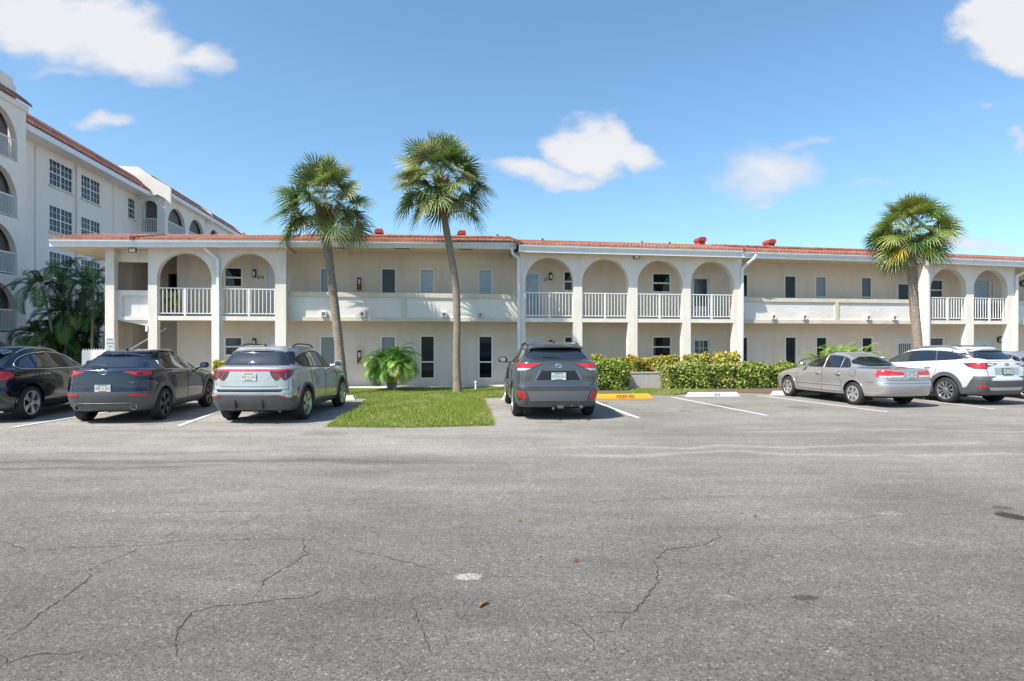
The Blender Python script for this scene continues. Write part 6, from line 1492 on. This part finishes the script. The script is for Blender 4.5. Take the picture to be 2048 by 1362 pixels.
c.wheels(dict(type='s', n=6, w=(.024, .030), split=.14, root=.6), 'alloy')
c.place(1.08, .965, 1023, 831, R(4.0)); 

# ---- silver sedan
P_SED = paint('warm_silver_paint', (.42, .41, .405), .55, .30)
Lv = [(.24, .40, .20, 4.45, .74, .25, .3, .08, .12, .05, .05, 0), (.29, .12, .24, 4.62, .84, .28, .35, .10, .16, .05, .06, 0), (.42, .03, .40, 4.72, .88, .30, .4, .12, .2, .05, .06, 0), (.58, .0, .52, 4.74, .892, .30, .42, .12, .22, .05, .06, 0),
      (.68, .03, .62, 4.72, .888, .30, .42, .12, .24, .05, .06, 0), (.85, .05, .70, 4.66, .88, .28, .42, .12, .26, .06, .07, 0), (.965, .07, .80, 4.40, .865, .26, .42, .12, .26, .07, .08, 0), (1.02, .22, .90, 3.95, .83, .26, .36, .10, .2, .08, .10, 0),
      (1.03, .95, .96, 3.48, .79, .22, .25, .10, .16, .07, .08, .0), (1.18, 1.25, 1.18, 3.05, .70, .2, .22, .12, .13, .07, .06, .0), (1.335, 1.60, 1.335, 2.60, .60, .2, .22, .10, .12, .05, .05, .01), (1.40, 1.78, 1.39, 2.42, .54, .18, .2, .08, .1, .04, .04, .02), (1.42, 1.90, 1.41, 2.32, .38, .1, .1, .05, .06, .02, .02, .02), (1.425, 2.0, 1.42, 2.2, .02, .01, .01, 0, 0, 0, 0, .01)]
c = Car('silver_sedan', 'silver four door sedan with wide red tail lights and plastic wheel covers', Lv, 4.74, .892, 1.44, 2.715, 1.08, .315, P_SED, 'car')
c.patch('rear_window', chaikin([(-.66, 1.055), (.66, 1.055), (.56, 1.33), (-.56, 1.33)], 1), 'rear', GL, .006, step=.05)
c.rearpair('tail_light', [(.22, .945), (.55, .95), (.62, .98), (.79, .98), (.81, .90), (.80, .80), (.22, .80)], MT['redlens'], .010); c.rearpair('reverse_light', [(.24, .855), (.60, .845), (.78, .84), (.79, .805), (.24, .805)], MT['clearlens'], .015); c.rearpair('indicator', [(.46, .895), (.62, .90), (.62, .865), (.46, .865)], MT['indicator'], .0135)
for sg in (1, -1): c.patch('tail_light', [(.13, .975), (.30, .965), (.36, .87), (.33, .80), (.13, .80)], 'side', MT['redlens'], .010, sg)
c.plate(.86, w=.30, h=.15); c.rings(0, 1.0, .04, .032, MT['chrome'], 'h'); c.word('LX', -.62, 1.0, .05, MT['chrome'])
c.bead('bumper_edge', [(-.80, .655), (.80, .655)], 'rear', P_SED, .016, off=.0)
dlo = chaikin([(1.32, 1.06), (1.36, 1.0), (3.0, .975), (3.32, .99), (3.05, 1.12), (2.62, 1.295), (2.1, 1.345), (1.75, 1.325), (1.50, 1.24)], 1)
c.both('window_trim', dlo, MT['black'], .004); c.both('side_window', [(2.30, 1.0), (3.12, .99), (3.0, 1.08), (2.6, 1.255), (2.32, 1.30)], GL, .008); c.both('side_window', [(1.66, 1.02), (2.20, 1.0), (2.22, 1.31), (1.86, 1.31), (1.70, 1.26)], GL, .008); c.both('side_window', [(1.42, 1.05), (1.44, 1.02), (1.60, 1.02), (1.64, 1.25), (1.56, 1.22)], GL, .008)
for sg in (1, -1):
    c.bead('window_bar', [(1.62, 1.0), (1.68, 1.28)], 'side', P_SED, .012, sg, .008); c.bead('window_bar', [(2.26, .98), (2.27, 1.33)], 'side', P_SED, .020, sg, .006); c.bead('rub_strip', [(1.50, .52), (3.35, .50)], 'side', P_SED, .016, sg, .004)
c.seams([('side', [(1.62, .99), (1.60, .72), (1.48, .60), (1.50, .34)]), ('side', [(2.26, .99), (2.27, .34)]), ('side', [(3.30, .97), (3.36, .75), (3.36, .34)]), ('side', [(1.5, .34), (3.36, .33)]), ('rearsym', [(.66, 1.03), (.70, .99)]), ('rear', [(-.66, .73), (.66, .73)]), ('rearsym', [(.66, .80), (.66, .73)]), ('side', [(1.0, .96), (1.22, .96), (1.22, .80), (1.04, .78), (1.0, .96)]), ('side', [(.4, .66), (.66, .66)])])
c.arch_trim(P_SED, .02); c.handles([(2.42, .82), (1.62, .83)], P_SED); c.mirror(3.0, 1.0, P_SED, (.09, .10, .06)); c.wheels(dict(type='cover'), 'alloy', .315 * .66)
mb = MB(); mb.tube([(.15, -.5, .24), (.7, -.45, .25)], .028, 8); mb.build('exhaust', MT['hitch'], c.root)
c.place(1.08, .89, 1704, 810, R(12.5)); SED = c

# ---- white wagon with grey cladding
P_WHT = paint('pearl_white_paint', (.60, .605, .61), .1, .28)
c = Car('white_wagon', 'white raised estate car with heavy grey cladding and silver roof rails', suv(4.87, .928, 1.62, 1.20, 1.08, 3.62, 2.55, .24, .62, .60, hood=1.0, bump=.70, rr=.26, corner=.08), 4.87, .928, 1.62, 2.745, 1.08, .36, P_WHT, 'wagon')
c.patch('rear_window', chaikin([(-.66, 1.24), (.66, 1.24), (.60, 1.47), (-.60, 1.47)], 1), 'rear', GL, .006)
for sg in (1, -1): c.patch('rear_pillar_trim', [(sg * .68, 1.25), (sg * .62, 1.50), (sg * .72, 1.50), (sg * .76, 1.27)][::sg], 'rear', MT['plastic'], .007); c.patch('rear_pillar_trim', [(.36, 1.27), (.46, 1.27), (.80, 1.52), (.66, 1.53)], 'side', MT['plastic'], .006, sg)
c.rearpair('tail_light', [(.30, 1.145), (.60, 1.16), (.90, 1.16), (.90, 1.0), (.62, .995), (.64, 1.04), (.52, 1.08)], MT['darklens'], .009); c.rearpair('light_strip', [(.66, 1.13), (.88, 1.14), (.88, 1.02), (.66, 1.01)], MT['redlens'], .014); c.rearpair('reverse_light', [(.40, 1.13), (.60, 1.14), (.60, 1.10), (.48, 1.10)], MT['clearlens'], .014)
for sg in (1, -1): c.patch('tail_light', [(.10, 1.16), (.42, 1.15), (.60, 1.13), (.42, 1.04), (.10, .99)], 'side', MT['darklens'], .009, sg); c.patch('light_strip', [(.14, 1.12), (.46, 1.11), (.38, 1.06), (.14, 1.03)], 'side', MT['redlens'], .014, sg)
c.rings(0, 1.12, .055, .032, MT['alloydark'], 'none'); c.patch('licence_recess', [(-.40, .84), (.40, .84), (.42, 1.03), (-.42, 1.03)], 'rear', MT['alloy'], .004); c.plate(.93, w=.31, frame=True); c.word('OUTBACK', .70, .93, .045, MT['alloydark'], align='LEFT')
c.patch('bumper_cladding', [(-.93, .30), (.93, .30), (.92, .62), (.86, .80), (.66, .80), (.52, .68), (-.52, .68), (-.66, .80), (-.86, .80), (-.92, .62)], 'rear', MT['plastic'], .014)
c.both('bumper_cladding', [(.05, .30), (.58, .30), (.58, .46), (.46, .50), (.30, .74), (.20, .80), (.05, .80)], MT['plastic'], .014)
c.patch('bumper_trim', [(-.50, .42), (.50, .42), (.58, .50), (-.58, .50)], 'rear', MT['alloy'], .02); c.rearpair('reflector', [(.66, .50), (.82, .50), (.80, .56), (.68, .56)], MT['redlens'], .02)
dlo = chaikin([(.62, 1.32), (.72, 1.24), (1.4, 1.185), (3.1, 1.075), (3.40, 1.085), (3.1, 1.24), (2.6, 1.43), (2.0, 1.48), (1.3, 1.47), (.86, 1.41)], 1)
c.both('window_trim', dlo, MT['black'], .004); c.both('side_window', [(2.40, 1.14), (3.12, 1.10), (3.18, 1.14), (2.7, 1.36), (2.42, 1.43)], MT['carglass_light'], .008); c.both('side_window', [(1.50, 1.20), (2.32, 1.145), (2.32, 1.45), (1.9, 1.46), (1.62, 1.455)], GL, .008); c.both('side_window', [(.76, 1.31), (.86, 1.25), (1.40, 1.20), (1.50, 1.45), (.98, 1.40)], GL, .008)
for sg in (1, -1): c.bead('window_bar', [(1.43, 1.19), (1.56, 1.47)], 'side', MT['chrome'], .010, sg, .010)
c.both('sill_cladding', [(1.5, .25), (3.38, .25), (3.38, .42), (1.5, .42)], MT['plastic'], .012); c.arch_trim(MT['plastic'], .10)
c.seams([('side', [(1.42, 1.18), (1.36, .95), (1.58, .5)]), ('side', [(2.36, 1.13), (2.34, .42)]), ('side', [(3.25, 1.05), (3.3, .42)]), ('rearsym', [(.64, .99), (.60, .80), (.50, .70)])])
c.handles([(2.52, .96), (1.64, 1.0)], P_WHT); c.mirror(3.15, 1.12, P_WHT); c.spoiler(.48, .86, 1.53, 1.568, .56, P_WHT)
c.roof_rails(.95, 2.55, .60, MT['alloy'], .06, r=.022); c.patch('roof_panel', [(.95, -.50), (2.45, -.50), (2.45, .50), (.95, .50)], 'top', MT['plastic'], .012)
mb = MB(); mb.tube([tuple(v) for v in c.linepath([(-.1, 1.255), (.36, 1.262)], 'rear', off=.014)], .012, 6); mb.build('rear_wiper', MT['black'], c.root)
c.wheels(dict(type='s', n=10, w=(.012, .026)), 'alloy', .36 * .70)
c.place(1.08, .925, 1889, 805.5, R(13))

# ---- next car beyond the right edge: mostly outside the frame
root = copy_tree(SED.root); root.name = 'silver_sedan'; tag(root, 'silver car cut by the right edge, little more than a wheel in view', 'car', 'cars parked in front of the building')
SED.root = root; SED.place(1.08, .89, 2052, 799, R(15.5))
